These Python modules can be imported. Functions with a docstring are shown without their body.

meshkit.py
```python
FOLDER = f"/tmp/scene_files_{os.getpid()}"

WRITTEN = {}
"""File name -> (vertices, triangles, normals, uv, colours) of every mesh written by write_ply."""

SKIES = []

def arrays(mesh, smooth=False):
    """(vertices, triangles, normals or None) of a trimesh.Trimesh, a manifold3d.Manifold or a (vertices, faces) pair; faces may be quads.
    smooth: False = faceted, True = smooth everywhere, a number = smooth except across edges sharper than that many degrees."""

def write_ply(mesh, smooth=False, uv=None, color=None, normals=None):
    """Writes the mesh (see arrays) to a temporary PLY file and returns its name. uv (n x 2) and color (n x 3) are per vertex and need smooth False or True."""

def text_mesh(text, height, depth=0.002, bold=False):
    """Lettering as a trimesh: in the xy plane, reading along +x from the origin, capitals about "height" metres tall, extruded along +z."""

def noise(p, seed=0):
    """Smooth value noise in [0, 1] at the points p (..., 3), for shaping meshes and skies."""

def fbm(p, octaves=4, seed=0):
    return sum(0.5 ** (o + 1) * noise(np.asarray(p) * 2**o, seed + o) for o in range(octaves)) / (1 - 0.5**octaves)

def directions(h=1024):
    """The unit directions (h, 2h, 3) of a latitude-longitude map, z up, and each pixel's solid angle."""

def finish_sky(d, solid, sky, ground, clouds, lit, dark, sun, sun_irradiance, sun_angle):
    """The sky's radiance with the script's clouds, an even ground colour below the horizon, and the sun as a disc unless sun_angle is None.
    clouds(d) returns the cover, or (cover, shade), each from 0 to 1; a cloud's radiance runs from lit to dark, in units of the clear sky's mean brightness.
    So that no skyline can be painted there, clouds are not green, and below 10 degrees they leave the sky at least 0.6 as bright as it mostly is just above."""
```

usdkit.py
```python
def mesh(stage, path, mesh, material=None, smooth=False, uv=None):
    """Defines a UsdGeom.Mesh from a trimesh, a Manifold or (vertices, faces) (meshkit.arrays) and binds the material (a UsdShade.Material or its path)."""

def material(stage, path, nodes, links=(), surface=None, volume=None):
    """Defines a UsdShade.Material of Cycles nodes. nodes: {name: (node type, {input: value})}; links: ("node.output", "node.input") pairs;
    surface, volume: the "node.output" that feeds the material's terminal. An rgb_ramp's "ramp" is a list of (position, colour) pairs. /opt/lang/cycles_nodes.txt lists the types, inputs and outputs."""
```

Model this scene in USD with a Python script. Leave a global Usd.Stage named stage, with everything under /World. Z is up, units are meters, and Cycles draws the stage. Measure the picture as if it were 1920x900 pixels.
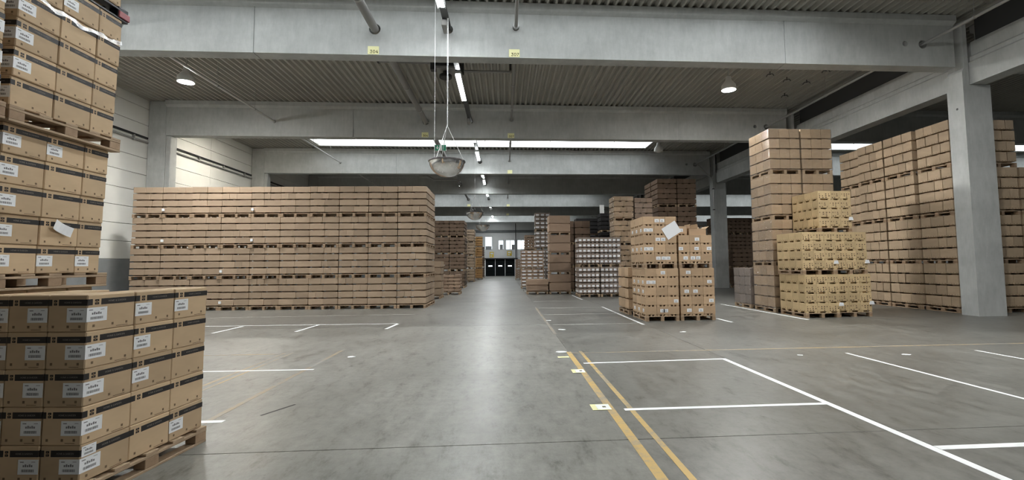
import math, random
import numpy as np
import trimesh, usdkit, meshkit
import manifold3d as m3
from pxr import Usd, UsdGeom, UsdShade, UsdLux, Gf, Sdf

rng = random.Random(7)
stage = Usd.Stage.CreateInMemory()
UsdGeom.SetStageUpAxis(stage, UsdGeom.Tokens.z)
UsdGeom.SetStageMetersPerUnit(stage, 1.0)
UsdGeom.Xform.Define(stage, '/World')

# ---------------------------------------------------------------- camera, light, exposure
EYE = 1.65
YAW, PITCH, ROLL = 0.067395, 0.066344, -0.009
FPX, PPX, PPY = 880.0, 1005.0, 438.0
cam = UsdGeom.Camera.Define(stage, '/World/camera')
_f = np.array([math.sin(YAW)*math.cos(PITCH), math.cos(YAW)*math.cos(PITCH), math.sin(PITCH)])
_r = np.array([math.cos(YAW), -math.sin(YAW), 0.0]); _u = np.cross(_r, _f)
_r2 = math.cos(ROLL)*_r + math.sin(ROLL)*_u; _u2 = -math.sin(ROLL)*_r + math.cos(ROLL)*_u
cam.AddTransformOp().Set(Gf.Matrix4d(*_r2, 0, *_u2, 0, *(-_f), 0, 0, 0, EYE, 1))
cam.CreateHorizontalApertureAttr(36.0)
cam.CreateVerticalApertureAttr(36.0*900/1920)
cam.CreateFocalLengthAttr(36.0*FPX/1920)
cam.CreateHorizontalApertureOffsetAttr(36.0*(960-PPX)/1920)
cam.CreateVerticalApertureOffsetAttr(36.0*(PPY-450)/1920)
cam.CreateFStopAttr(0.0)
cam.CreateExposureAttr(0.48)

SKYLIGHT = 2.5      # radiance of the opal skylight panels
HIGHBAY = 860.0      # radiance of the high-bay lamp lenses
TUBE = 92.0          # radiance of the strip-light diffusers
WINDOW = 1.6         # radiance of the daylit windows in the end wall
dome = UsdLux.DomeLight.Define(stage, '/World/sky')
dome.CreateColorAttr(Gf.Vec3f(0.75, 0.85, 1.0)); dome.CreateIntensityAttr(0.6)

# ---------------------------------------------------------------- materials
LOOKS = {}
def look(name, nodes, links=(), surface='p.BSDF'):
    LOOKS[name] = usdkit.material(stage, '/World/Looks/' + name, nodes, links, surface=surface)
def plain(name, col, rough=0.6, metal=0.0, spec=0.5, **k):
    look(name, {'p': ('principled_bsdf', dict(base_color=col, roughness=rough, metallic=metal, specular_ior_level=spec, **k))})
def emit(name, col, strength):
    look(name, {'e': ('emission', dict(color=col, strength=strength))}, surface='e.emission')
def mottled(name, c1, c2, scale, rough=0.7, stretch=(1, 1, 1), detail=5, bump=0.0, lo=0.3, hi=0.7, spec=0.4, bscale=120):
    nodes = {'g': ('geometry', {}), 'm': ('mapping', dict(scale=stretch)),
             'n': ('noise_texture', dict(scale=scale, detail=detail, roughness=0.6)),
             'r': ('rgb_ramp', dict(ramp=[(lo, c1), (hi, c2)])),
             'p': ('principled_bsdf', dict(roughness=rough, specular_ior_level=spec))}
    links = [('g.position', 'm.vector'), ('m.vector', 'n.vector'), ('n.fac', 'r.fac'), ('r.color', 'p.base_color')]
    if bump:
        nodes['n2'] = ('noise_texture', dict(scale=bscale, detail=3)); nodes['b'] = ('bump', dict(strength=bump, distance=0.01))
        links += [('g.position', 'n2.vector'), ('n2.fac', 'b.height'), ('b.normal', 'p.normal')]
    look(name, nodes, links)

def cardboard(name, c):
    d = tuple(x*0.86 for x in c)
    for i, k in enumerate((0.90, 1.0, 1.09)):
        mottled(f'{name}_{i}', tuple(x*k for x in d), tuple(x*k for x in c), 3.5, rough=0.75, stretch=(1, 1, 2.5), lo=0.25, hi=0.75, spec=0.25)
cardboard('card_printed', (0.56, 0.415, 0.265))
cardboard('card_row', (0.40, 0.30, 0.212))
cardboard('card_labelled', (0.505, 0.355, 0.225))
cardboard('card_tan', (0.60, 0.45, 0.255))
cardboard('card_large', (0.455, 0.345, 0.235))
cardboard('card_wrapped', (0.52, 0.38, 0.245))
cardboard('card_far', (0.41, 0.295, 0.215))
cardboard('card_grey', (0.30, 0.245, 0.21))
cardboard('card_dark', (0.030, 0.028, 0.028))
cardboard('card_brown', (0.185, 0.128, 0.09))
cardboard('card_orange', (0.50, 0.29, 0.12))
mottled('pallet_wood', (0.30, 0.215, 0.14), (0.44, 0.33, 0.22), 5, stretch=(1, 1, 6))
mottled('pallet_block_wood', (0.25, 0.165, 0.10), (0.36, 0.25, 0.16), 9)
plain('pallet_plastic', (0.014, 0.014, 0.018), 0.45)
plain('red_plastic', (0.28, 0.05, 0.06), 0.5)
plain('label_paper', (0.80, 0.82, 0.84), 0.6)
plain('print_black', (0.012, 0.010, 0.010), 0.55)
plain('print_grey', (0.20, 0.20, 0.21), 0.7)
plain('print_letters', (0.22, 0.20, 0.18), 0.7)
plain('print_brown', (0.17, 0.115, 0.065), 0.8)
plain('galvanised', (0.40, 0.40, 0.39), 0.45, 0.6)
plain('grey_pipe', (0.29, 0.285, 0.275), 0.75, 0.0, 0.25)
plain('pale_pipe', (0.55, 0.55, 0.54), 0.4)
plain('dark_steel', (0.05, 0.05, 0.05), 0.5, 0.3)
plain('black_metal', (0.012, 0.012, 0.013), 0.5)
plain('white_cable', (0.62, 0.62, 0.62), 0.5)
plain('sign_yellow', (0.84, 0.82, 0.46), 0.5)
plain('sign_yellow_strong', (0.80, 0.58, 0.06), 0.5)
plain('sign_green', (0.03, 0.30, 0.17), 0.5)
plain('sign_white', (0.82, 0.86, 0.84), 0.5)
plain('sign_ink', (0.10, 0.09, 0.03), 0.6)
plain('lamp_white', (0.75, 0.75, 0.73), 0.4)
plain('door_dark', (0.010, 0.012, 0.012), 0.9, 0.0, 0.1)
mottled('wall_end', (0.70, 0.71, 0.71), (0.78, 0.79, 0.79), 0.6, rough=0.8)
plain('window_frame', (0.30, 0.31, 0.32), 0.5)
plain('mirror', (0.86, 0.85, 0.84), 0.09, 0.95)
plain('mirror_rim', (0.10, 0.09, 0.09), 0.4, 0.4)
plain('gasket_dark', (0.05, 0.05, 0.05), 0.8)
emit('skylight_glow', (0.93, 0.98, 1.0), SKYLIGHT)
emit('highbay_glow', (1.0, 0.99, 0.96), HIGHBAY)
emit('added_warm_glow', (1.0, 0.93, 0.80), HIGHBAY*0.68)
emit('tube_glow', (0.95, 0.99, 1.0), TUBE)
emit('window_glow', (0.86, 0.95, 1.0), WINDOW)
emit('door_window_glow', (0.9, 0.95, 1.0), 1.6)
mottled('deck_steel', (0.36, 0.35, 0.315), (0.42, 0.41, 0.37), 0.8, rough=0.5, spec=0.4)
mottled('wall_panel', (0.69, 0.69, 0.655), (0.75, 0.75, 0.71), 0.7, rough=0.8, bump=0.15)
mottled('wall_plinth', (0.17, 0.18, 0.185), (0.23, 0.24, 0.245), 1.3, rough=0.8, bump=0.2)
mottled('wall_grey', (0.38, 0.39, 0.39), (0.46, 0.47, 0.47), 0.6, rough=0.8)
# precast concrete: blotches, fine vertical streaks, small pores
look('concrete', {
    'g': ('geometry', {}),
    'm1': ('mapping', dict(scale=(0.6, 0.6, 0.8))), 'n1': ('noise_texture', dict(scale=1.3, detail=6, roughness=0.65)),
    'm2': ('mapping', dict(scale=(4.0, 4.0, 1.1))), 'n2': ('noise_texture', dict(scale=1.6, detail=6, roughness=0.7)),
    'r1': ('rgb_ramp', dict(ramp=[(0.25, (0.40, 0.41, 0.40)), (0.5, (0.47, 0.485, 0.475)), (0.75, (0.54, 0.555, 0.545))])),
    'r2': ('rgb_ramp', dict(ramp=[(0.3, (0.87, 0.87, 0.87)), (0.7, (1.05, 1.05, 1.05))])),
    'x': ('mix_color', dict(blend_type='multiply', fac=1.0)),
    'n3': ('noise_texture', dict(scale=45.0, detail=3)), 'b': ('bump', dict(strength=0.25, distance=0.006)),
    'p': ('principled_bsdf', dict(roughness=0.75, specular_ior_level=0.35))},
    [('g.position', 'm1.vector'), ('m1.vector', 'n1.vector'), ('n1.fac', 'r1.fac'), ('g.position', 'm2.vector'), ('m2.vector', 'n2.vector'),
     ('n2.fac', 'r2.fac'), ('r1.color', 'x.a'), ('r2.color', 'x.b'), ('x.result', 'p.base_color'), ('g.position', 'n3.vector'), ('n3.fac', 'b.height'), ('b.normal', 'p.normal')])
# polished industrial floor: broad stains, drag marks, dark speckles
def floor_look(name, k):
    c = lambda *v: tuple(x*k for x in v)
    look(name, {
        'g': ('geometry', {}),
        'n1': ('noise_texture', dict(scale=0.33, detail=7, roughness=0.62, distortion=0.6)),
        'r1': ('rgb_ramp', dict(ramp=[(0.28, c(0.165, 0.160, 0.143)), (0.5, c(0.222, 0.218, 0.198)), (0.72, c(0.285, 0.282, 0.258))])),
        'm2': ('mapping', dict(scale=(2.4, 0.8, 1.0), rotation=(0, 0, 0.5))), 'n2': ('noise_texture', dict(scale=2.2, detail=9, roughness=0.78)),
        'r2': ('rgb_ramp', dict(ramp=[(0.34, (0.60, 0.595, 0.58)), (0.47, (0.91, 0.91, 0.90)), (0.62, (1.14, 1.14, 1.14))])),
        'x': ('mix_color', dict(blend_type='multiply', fac=1.0)),
        'n4': ('noise_texture', dict(scale=26.0, detail=4, roughness=0.7)),
        'r4': ('rgb_ramp', dict(ramp=[(0.30, (0.55, 0.54, 0.53)), (0.40, (1, 1, 1))])),
        'n5': ('noise_texture', dict(scale=0.55, detail=3)),
        'r5': ('rgb_ramp', dict(ramp=[(0.50, (0, 0, 0)), (0.62, (1, 1, 1))])),
        'x2': ('mix_color', dict(blend_type='multiply')),
        'n6': ('noise_texture', dict(scale=8.0, detail=8, roughness=0.75)), 'r6': ('rgb_ramp', dict(ramp=[(0.32, (0.80, 0.80, 0.79)), (0.5, (1.0, 1.0, 1.0)), (0.68, (1.13, 1.13, 1.12))])), 'x3': ('mix_color', dict(blend_type='multiply', fac=1.0, use_clamp=False)),
        'rr': ('map_range', dict(from_min=0.3, from_max=0.7, to_min=0.30, to_max=0.48)),
        'b': ('bump', dict(strength=0.06, distance=0.004)),
        'p': ('principled_bsdf', dict(specular_ior_level=0.5))},
        [('g.position', 'n1.vector'), ('n1.fac', 'r1.fac'), ('g.position', 'm2.vector'), ('m2.vector', 'n2.vector'), ('n2.fac', 'r2.fac'),
         ('r1.color', 'x.a'), ('r2.color', 'x.b'), ('g.position', 'n4.vector'), ('n4.fac', 'r4.fac'), ('g.position', 'n5.vector'), ('n5.fac', 'r5.fac'),
         ('r5.color', 'x2.fac'), ('x.result', 'x2.a'), ('r4.color', 'x2.b'), ('g.position', 'n6.vector'), ('n6.fac', 'r6.fac'), ('x2.result', 'x3.a'), ('r6.color', 'x3.b'), ('x3.result', 'p.base_color'),
         ('n2.fac', 'rr.value'), ('rr.result', 'p.roughness'), ('n4.fac', 'b.height'), ('b.normal', 'p.normal')])
floor_look('floor_slab_a', 0.72); floor_look('floor_slab_b', 0.95); floor_look('floor_slab_c', 0.66); floor_look('floor_slab_d', 0.80)  # slab c: weaker light right of the aisle put into a darker colour
plain('floor_base', (0.035, 0.035, 0.033), 0.9)
# floor paint worn through to the concrete
def paint(name, col, lo, hi):
    look(name, {'g': ('geometry', {}), 'n': ('noise_texture', dict(scale=9.0, detail=6, roughness=0.7)), 'n2': ('noise_texture', dict(scale=1.1, detail=3)),
                'a': ('math', dict(math_type='add')), 'h': ('math', dict(math_type='multiply', value2=0.5)),
                'r': ('rgb_ramp', dict(ramp=[(lo, (0.25, 0.245, 0.23)), (hi, col)])), 'p': ('principled_bsdf', dict(roughness=0.5))},
         [('g.position', 'n.vector'), ('g.position', 'n2.vector'), ('n.fac', 'a.value1'), ('n2.fac', 'a.value2'), ('a.value', 'h.value1'), ('h.value', 'r.fac'), ('r.color', 'p.base_color')])
paint('paint_white', (0.84, 0.86, 0.87), 0.26, 0.38)
paint('paint_white_worn', (0.62, 0.63, 0.62), 0.42, 0.60)
paint('paint_yellow', (0.56, 0.38, 0.13), 0.33, 0.52)
paint('paint_yellow_worn', (0.47, 0.33, 0.15), 0.40, 0.62)
paint('paint_brown_worn', (0.33, 0.24, 0.13), 0.40, 0.60)
# stretch film: mostly clear, glossy, wrinkled
look('stretch_film', {'g': ('geometry', {}), 'm': ('mapping', dict(scale=(2.2, 2.2, 7.0), rotation=(0.4, 0.3, 0))), 'n': ('noise_texture', dict(scale=3.2, detail=4, roughness=0.6, distortion=0.8)),
    'b': ('bump', dict(strength=1.0, distance=0.05)), 't': ('transparent_bsdf', dict(color=(0.97, 0.97, 0.97))), 's': ('glossy_bsdf', dict(color=(0.9, 0.9, 0.92), roughness=0.16)),
    'f': ('layer_weight', dict(blend=0.5)), 'q': ('math', dict(math_type='power', value2=3.0)), 'k': ('math', dict(math_type='multiply_add', value2=0.40, value3=0.09)), 'x': ('mix_closure', {})},
    [('g.position', 'm.vector'), ('m.vector', 'n.vector'), ('n.fac', 'b.height'), ('b.normal', 's.normal'), ('b.normal', 'f.normal'), ('f.facing', 'q.value1'), ('q.value', 'k.value1'), ('k.value', 'x.fac'), ('t.BSDF', 'x.closure1'), ('s.BSDF', 'x.closure2')], surface='x.closure')

look('film_tape', {'t': ('transparent_bsdf', dict(color=(0.97, 0.97, 0.97))), 's': ('glossy_bsdf', dict(color=(0.95, 0.95, 0.97), roughness=0.3)), 'x': ('mix_closure', dict(fac=0.16))},
    [('t.BSDF', 'x.closure1'), ('s.BSDF', 'x.closure2')], surface='x.closure')

# ---------------------------------------------------------------- mesh helpers
BOXF = np.array([[0, 2, 1], [0, 3, 2], [4, 5, 6], [4, 6, 7], [0, 1, 5], [0, 5, 4], [1, 2, 6], [1, 6, 5], [2, 3, 7], [2, 7, 6], [3, 0, 4], [3, 4, 7]])
class MB:
    """Collects shapes that become one mesh."""
    def __init__(s): s.v, s.f, s.n = [], [], 0
    def add(s, v, f):
        v = np.asarray(v, float); s.v.append(v); s.f.append(np.asarray(f, int) + s.n); s.n += len(v); return s
    def box(s, x0, y0, z0, x1, y1, z1):
        return s.add([(x0, y0, z0), (x1, y0, z0), (x1, y1, z0), (x0, y1, z0), (x0, y0, z1), (x1, y0, z1), (x1, y1, z1), (x0, y1, z1)], BOXF)
    def cbox(s, x0, y0, z0, x1, y1, z1, c=0.006):
        """Box with chamfered edges."""
        P, idx = [], {}
        for sx in (0, 1):
            for sy in (0, 1):
                for sz in (0, 1):
                    base = [(x0, x1)[sx], (y0, y1)[sy], (z0, z1)[sz]]
                    for ax in range(3):          # the corner point lying on the face normal to ax
                        p = list(base)
                        for o in range(3):
                            if o != ax: p[o] += c if (sx, sy, sz)[o] == 0 else -c
                        idx[sx, sy, sz, ax] = len(P); P.append(p)
        F = []
        ctr = np.array([(x0+x1)/2, (y0+y1)/2, (z0+z1)/2]); A = np.array(P)
        def poly(ids):
            for k in range(1, len(ids)-1):
                t = [ids[0], ids[k], ids[k+1]]
                n = np.cross(A[t[1]]-A[t[0]], A[t[2]]-A[t[0]])
                if n @ (A[t].mean(0)-ctr) < 0: t = t[::-1]
                F.append(t)
        for ax in range(3):
            o1, o2 = [o for o in range(3) if o != ax]
            for e in (0, 1):
                q = []
                for a, b in ((0, 0), (1, 0), (1, 1), (0, 1)):
                    k = [0, 0, 0]; k[ax] = e; k[o1] = a; k[o2] = b; q.append(idx[(*k, ax)])
                poly(q)
            for a in (0, 1):
                for b in (0, 1):                 # edge along ax
                    k0 = [0, 0, 0]; k0[o1] = a; k0[o2] = b; k1 = list(k0); k1[ax] = 1
                    poly([idx[(*k0, o1)], idx[(*k1, o1)], idx[(*k1, o2)], idx[(*k0, o2)]])
        for sx in (0, 1):
            for sy in (0, 1):
                for sz in (0, 1): poly([idx[sx, sy, sz, a] for a in range(3)])
        return s.add(A, F)
    def tube(s, pts, r, sides=8, caps=True):
        p = np.asarray(pts, float)
        t = np.gradient(p, axis=0); t /= np.linalg.norm(t, axis=1, keepdims=True)
        up = np.where(np.abs(t[:, 2:]) < 0.9, [0, 0, 1.0], [1.0, 0, 0])
        a = np.cross(t, up); a /= np.linalg.norm(a, axis=1, keepdims=True); b = np.cross(a, t)
        ang = np.arange(sides)*2*np.pi/sides
        R = np.broadcast_to(np.asarray(r, float), (len(p),))
        v = p[:, None] + R[:, None, None]*(np.cos(ang)[None, :, None]*a[:, None] + np.sin(ang)[None, :, None]*b[:, None])
        f = []
        for i in range(len(p)-1):
            for j in range(sides):
                q = (i*sides+j, i*sides+(j+1) % sides, (i+1)*sides+(j+1) % sides, (i+1)*sides+j)
                f += [(q[0], q[2], q[1]), (q[0], q[3], q[2])]
        if caps:
            e = (len(p)-1)*sides
            for j in range(1, sides-1): f += [(0, j, j+1), (e, e+j+1, e+j)]
        return s.add(v.reshape(-1, 3), f)
    def lathe(s, prof, at=(0, 0, 0), sides=24):
        """prof: (radius, z) pairs, outer side outwards when z rises."""
        ang = np.arange(sides)*2*np.pi/sides
        v = np.array([[(r*math.cos(a)+at[0], r*math.sin(a)+at[1], z+at[2]) for a in ang] for r, z in prof]).reshape(-1, 3)
        f = []
        for i in range(len(prof)-1):
            for j in range(sides):
                q = (i*sides+j, i*sides+(j+1) % sides, (i+1)*sides+(j+1) % sides, (i+1)*sides+j)
                f += [(q[0], q[1], q[2]), (q[0], q[2], q[3])]
        return s.add(v, f)
    def quad(s, a, b, c, d): return s.add([a, b, c, d], [[0, 1, 2], [0, 2, 3]])
    def mani(s, m):
        k = m.to_mesh(); return s.add(np.array(k.vert_properties)[:, :3], np.array(k.tri_verts))
    def tri(s, t, M=None):
        v = np.array(t.vertices)
        if M is not None: v = v @ np.asarray(M)[:3, :3].T + np.asarray(M)[:3, 3]
        return s.add(v, t.faces)
    def get(s): return np.vstack(s.v), np.vstack(s.f)

USED = {}
def numbered(parent, name):
    k = USED.get((parent, name), -1) + 1; USED[parent, name] = k
    return f'{parent}/{name}' + (f'_{k:03d}' if k else '')
def tag(prim, label=None, cat=None, group=None, kind=None):
    for k, v in (('label', label), ('category', cat), ('group', group), ('kind', kind)):
        if v: prim.SetCustomDataByKey(k, v)
    if label and prim.GetPath().pathElementCount == 2:
        n = len(label.split())
        if not 4 <= n <= 16: print('LABEL', n, label)
    return prim
def mesh(name, mb, mat, parent='/World', smooth=False, **t):
    p = usdkit.mesh(stage, numbered(parent, name), mb.get() if isinstance(mb, MB) else mb, LOOKS[mat], smooth=smooth).GetPrim()
    tag(p, **t); return p
def xform(name, loc=(0, 0, 0), rz=0.0, parent='/World', ref=None, **t):
    x = UsdGeom.Xform.Define(stage, numbered(parent, name))
    x.AddTranslateOp().Set(Gf.Vec3d(*map(float, loc)))
    if rz: x.AddRotateZOp().Set(float(rz))
    p = x.GetPrim()
    if ref: p.GetReferences().AddInternalReference(ref); p.SetInstanceable(True)
    tag(p, **t); return p
def path(p): return str(p.GetPath())
CLASSES = {}
def klass(key, build):
    """A class prim that holds the parts of one kind of thing."""
    if key not in CLASSES:
        c = stage.CreateClassPrim(f'/World/kind_{len(CLASSES):03d}'); c.SetTypeName('Xform')
        build(str(c.GetPath())); CLASSES[key] = c.GetPath()
    return CLASSES[key]
ORD = ['first', 'second', 'third', 'fourth', 'fifth', 'sixth', 'seventh', 'eighth', 'ninth', 'tenth', 'eleventh']
def struct(name, mb, mat, parent='/World', **k):
    return mesh(name, mb, mat, parent, kind='structure' if parent == '/World' else None, **k)

# ---------------------------------------------------------------- the building
YB = [-4.1 + 0.0, 4.55, 13.2, 21.87, 30.55, 39.2, 47.9, 56.5, 65.1]     # front faces of the transverse beams
YB = [y for y in YB if y > 0]
YEND, XL, XP, XR = 72.0, -16.0, 14.05, 45.0
ZB, ZC = 7.62, 9.2

# floor: slabs with recessed joints
fl = xform('floor', kind='structure', label='grey polished concrete warehouse floor with stained slabs', cat='floor')
mb = MB(); mb.box(XL-0.3, -9, -0.3, XR+0.3, YEND+0.3, -0.03); mesh('sub_base', mb, 'floor_base', path(fl))
xs = [XL-0.2, 1.2, 3.815, XP, 29.0, XR+0.2]; ys = [-8.8, 4.47, 13.05, 21.7, 30.4, 43.4, 56.4, YEND+0.2]
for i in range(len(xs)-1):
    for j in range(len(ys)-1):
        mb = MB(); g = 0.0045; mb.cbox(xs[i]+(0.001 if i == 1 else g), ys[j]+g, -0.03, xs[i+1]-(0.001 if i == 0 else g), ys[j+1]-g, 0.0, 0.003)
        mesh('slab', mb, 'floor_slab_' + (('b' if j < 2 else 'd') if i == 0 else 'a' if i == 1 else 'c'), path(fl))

# transverse beams: web with a widened top flange, formwork grooves and pipe holes
def beam(name, y, x0, x1, holes, grooves, label):
    prof = [(0, ZB), (0.42, ZB), (0.42, 8.92), (0.55, 8.99), (0.55, ZC), (-0.13, ZC), (-0.13, 9.02), (-0.10, 8.985), (0, 8.92)]
    m = m3.Manifold.extrude(m3.CrossSection([[(a, b) for a, b in prof]]), x1-x0)       # profile (y, z), pushed along x
    M = np.array([[0, 0, 1, x0], [1, 0, 0, y], [0, 1, 0, 0]], float)
    m = m.transform(M)
    for hx, hz, r in holes:
        c = m3.Manifold.cylinder(1.4, r, r, 20, True).rotate((90, 0, 0)).translate((hx, y+0.2, hz)); m = m - c
    for gx in grooves:
        m = m - m3.Manifold.cube((0.03, 0.04, 3.0), True).translate((gx, y, ZB+1.0)) - m3.Manifold.cube((0.03, 1.0, 0.04), True).translate((gx, y+0.3, ZB))
    return struct(name, MB().mani(m), 'concrete', label=label, cat='beam')
PIPES = [(-10.5, 8.32, 0.045), (-3.65, 8.38, 0.125), (0.36, 8.52, 0.06), (12.87, 8.31, 0.05), (-1.58, 8.42, 0.10)]
for k, y in enumerate(YB):
    holes = [(px, pz, r+0.035) for px, pz, r in PIPES] + [(12.3, 8.32, 0.085)]
    holes[3] = (12.87, 8.31, 0.13)
    w = ('nearest', 'second', 'third', 'fourth', 'fifth', 'sixth', 'seventh', 'farthest')
    if y > 10:
        beam('trim_beam', y, -15.2, 13.9, holes, (-6.95, 8.45), f'{w[k-1]} pale concrete roof beam across the main hall')
        beam('trim_side_beam', y, 15.05, XR, [], (22.0, 37.0), f'{w[k-1]} concrete roof beam in the right hand hall')
    else:
        beam('trim_beam', y, -15.2, 13.9, [], (-6.95, 8.45), 'concrete roof beam over the camera, out of frame')

# pillars
def pillar_right(y):
    mb = MB()
    poly = [(14.05, 0), (14.95, 0), (14.95, 7.05), (14.26, 7.05), (14.26, 9.0), (13.98, 9.0), (13.98, 7.66), (13.90, 7.60), (13.90, 7.60)]
    poly = [(14.05, 0), (14.95, 0), (14.95, 7.05), (14.27, 7.05), (14.27, 9.05), (14.03, 9.05), (14.03, 7.62), (13.93, 7.46), (13.93, 7.3), (14.05, 7.15)]
    poly = [(14.05, 0), (14.95, 0), (14.95, 7.05), (14.27, 7.05), (14.27, 9.05), (14.14, 9.05), (14.14, 7.60), (14.05, 7.46)]
    m = m3.Manifold.extrude(m3.CrossSection([poly]), 0.53).transform(np.array([[1, 0, 0, 0], [0, 0, 1, y-0.05], [0, 1, 0, 0]], float))
    mb.mani(m)
    return mb
def pillar_left(y):
    mb = MB(); mb.cbox(-15.98, y+0.02, 0, -15.22, y+0.52, ZC, 0.02)
    mb.cbox(-15.22, y+0.05, 0, -15.02, y+0.49, ZB-0.01, 0.02)
    return mb
for k, y in enumerate(YB):
    w = 'behind the camera,' if y < 10 else ('nearest', 'second', 'third', 'fourth', 'fifth', 'sixth', 'farthest')[k-1]
    if y > 10 or True:
        p = struct('trim_pillar', pillar_right(y), 'concrete', label=f'{w} grey concrete pillar of the right hand row', cat='pillar')
    if y > 10:
        struct('trim_wall_pillar', pillar_left(y), 'concrete', label=f'{w} concrete pillar standing against the left wall', cat='pillar')
# bolt sockets on the nearest pillar
mb = MB()
for z, dx in ((6.35, 0.15),): mb.tube([(14.045, 13.38, z), (14.052, 13.38, z)], 0.035, 12)
struct('trim_pillar_socket', mb, 'black_metal', label='small dark bolt socket high on the nearest pillar', cat='socket')

# edge beams that run along the pillar line
ylist = [-4.0] + YB + [YEND]
for k in range(len(ylist)-1):
    y0, y1 = ylist[k]+0.02 + (0.0 if k else 0), ylist[k+1]-0.02
    prof = [(14.30, 7.06), (14.80, 7.06), (14.80, 8.40), (14.42, 8.40), (14.42, 7.98), (14.36, 7.92), (14.36, 7.80), (14.30, 7.74)]
    if y1 > 6:
        m = m3.Manifold.extrude(m3.CrossSection([prof]), y1-y0).transform(np.array([[1, 0, 0, 0], [0, 0, -1, y1], [0, 1, 0, 0]], float))
        if m.volume() < 0: pass
        mb = MB(); mb.box(14.60, y0+0.6, 8.40, 14.66, y1, ZC-0.01); struct('trim_gap_shade', mb, 'gasket_dark', label=f'dark infill above the edge beam of bay {ORD[k]} along the pillar row', cat='shade sheet')  # dark sheet added so the open gap over the edge beam reads shaded
        struct('trim_edge_beam', MB().mani(m), 'concrete', label=f'stepped concrete edge beam of bay {ORD[k]} along the pillar row', cat='beam')

# roof deck of trapezoidal steel sheet, one sheet field per bay, open where the skylights are
SKY_Y = [(9.9, 12.35), (27.2, 29.65), (44.5, 47.0), (61.8, 64.3)]
def deck(mb, x0, x1, y0, y1):
    pitch, h, t = 0.25, 0.105, 0.008
    n = int(round((x1-x0)/pitch)); prof = []
    for i in range(n):
        x = x0 + i*pitch
        prof += [(x, ZC), (x+0.06, ZC), (x+0.108, ZC+h), (x+0.202, ZC+h)]
    prof.append((x0+n*pitch, ZC))
    P = np.array(prof); N = len(P)
    v = np.array([(x, y, z+o) for y in (y0, y1) for o in (0, t) for x, z in P])
    f = []
    for i in range(N-1):
        a, b, c, d = i, i+1, N+i, N+i+1
        A, B, C, D = (q+2*N for q in (a, b, c, d))
        f += [(a, B, b), (a, A, B), (c, d, D), (c, D, C), (a, b, d), (a, d, c), (A, D, B), (A, C, D)]
    mb.add(v, f)
ce = xform('ceiling', kind='structure', label='grey trapezoidal steel roof deck between the concrete beams', cat='ceiling')
mb = MB(); mb.box(XL-0.2, -9, ZC+0.15, XR+0.2, SKY_Y[0][0]-0.07, ZC+0.4)
for i, (a, b) in enumerate(SKY_Y):
    e = SKY_Y[i+1][0]-0.07 if i+1 < len(SKY_Y) else YEND+0.2
    mb.box(XL-0.2, b+0.07, ZC+0.15, XR+0.2, e, ZC+0.4)
    for x0, x1 in ((XL-0.2, -11.67), (9.27, 18.93), (41.07, XR+0.2)): mb.box(x0, a-0.07, ZC+0.15, x1, b+0.07, ZC+0.4)
mesh('roof_insulation', mb, 'gasket_dark', path(ce))
bounds = [-8.9] + [y+0.2 for y in YB] + [YEND]
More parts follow.
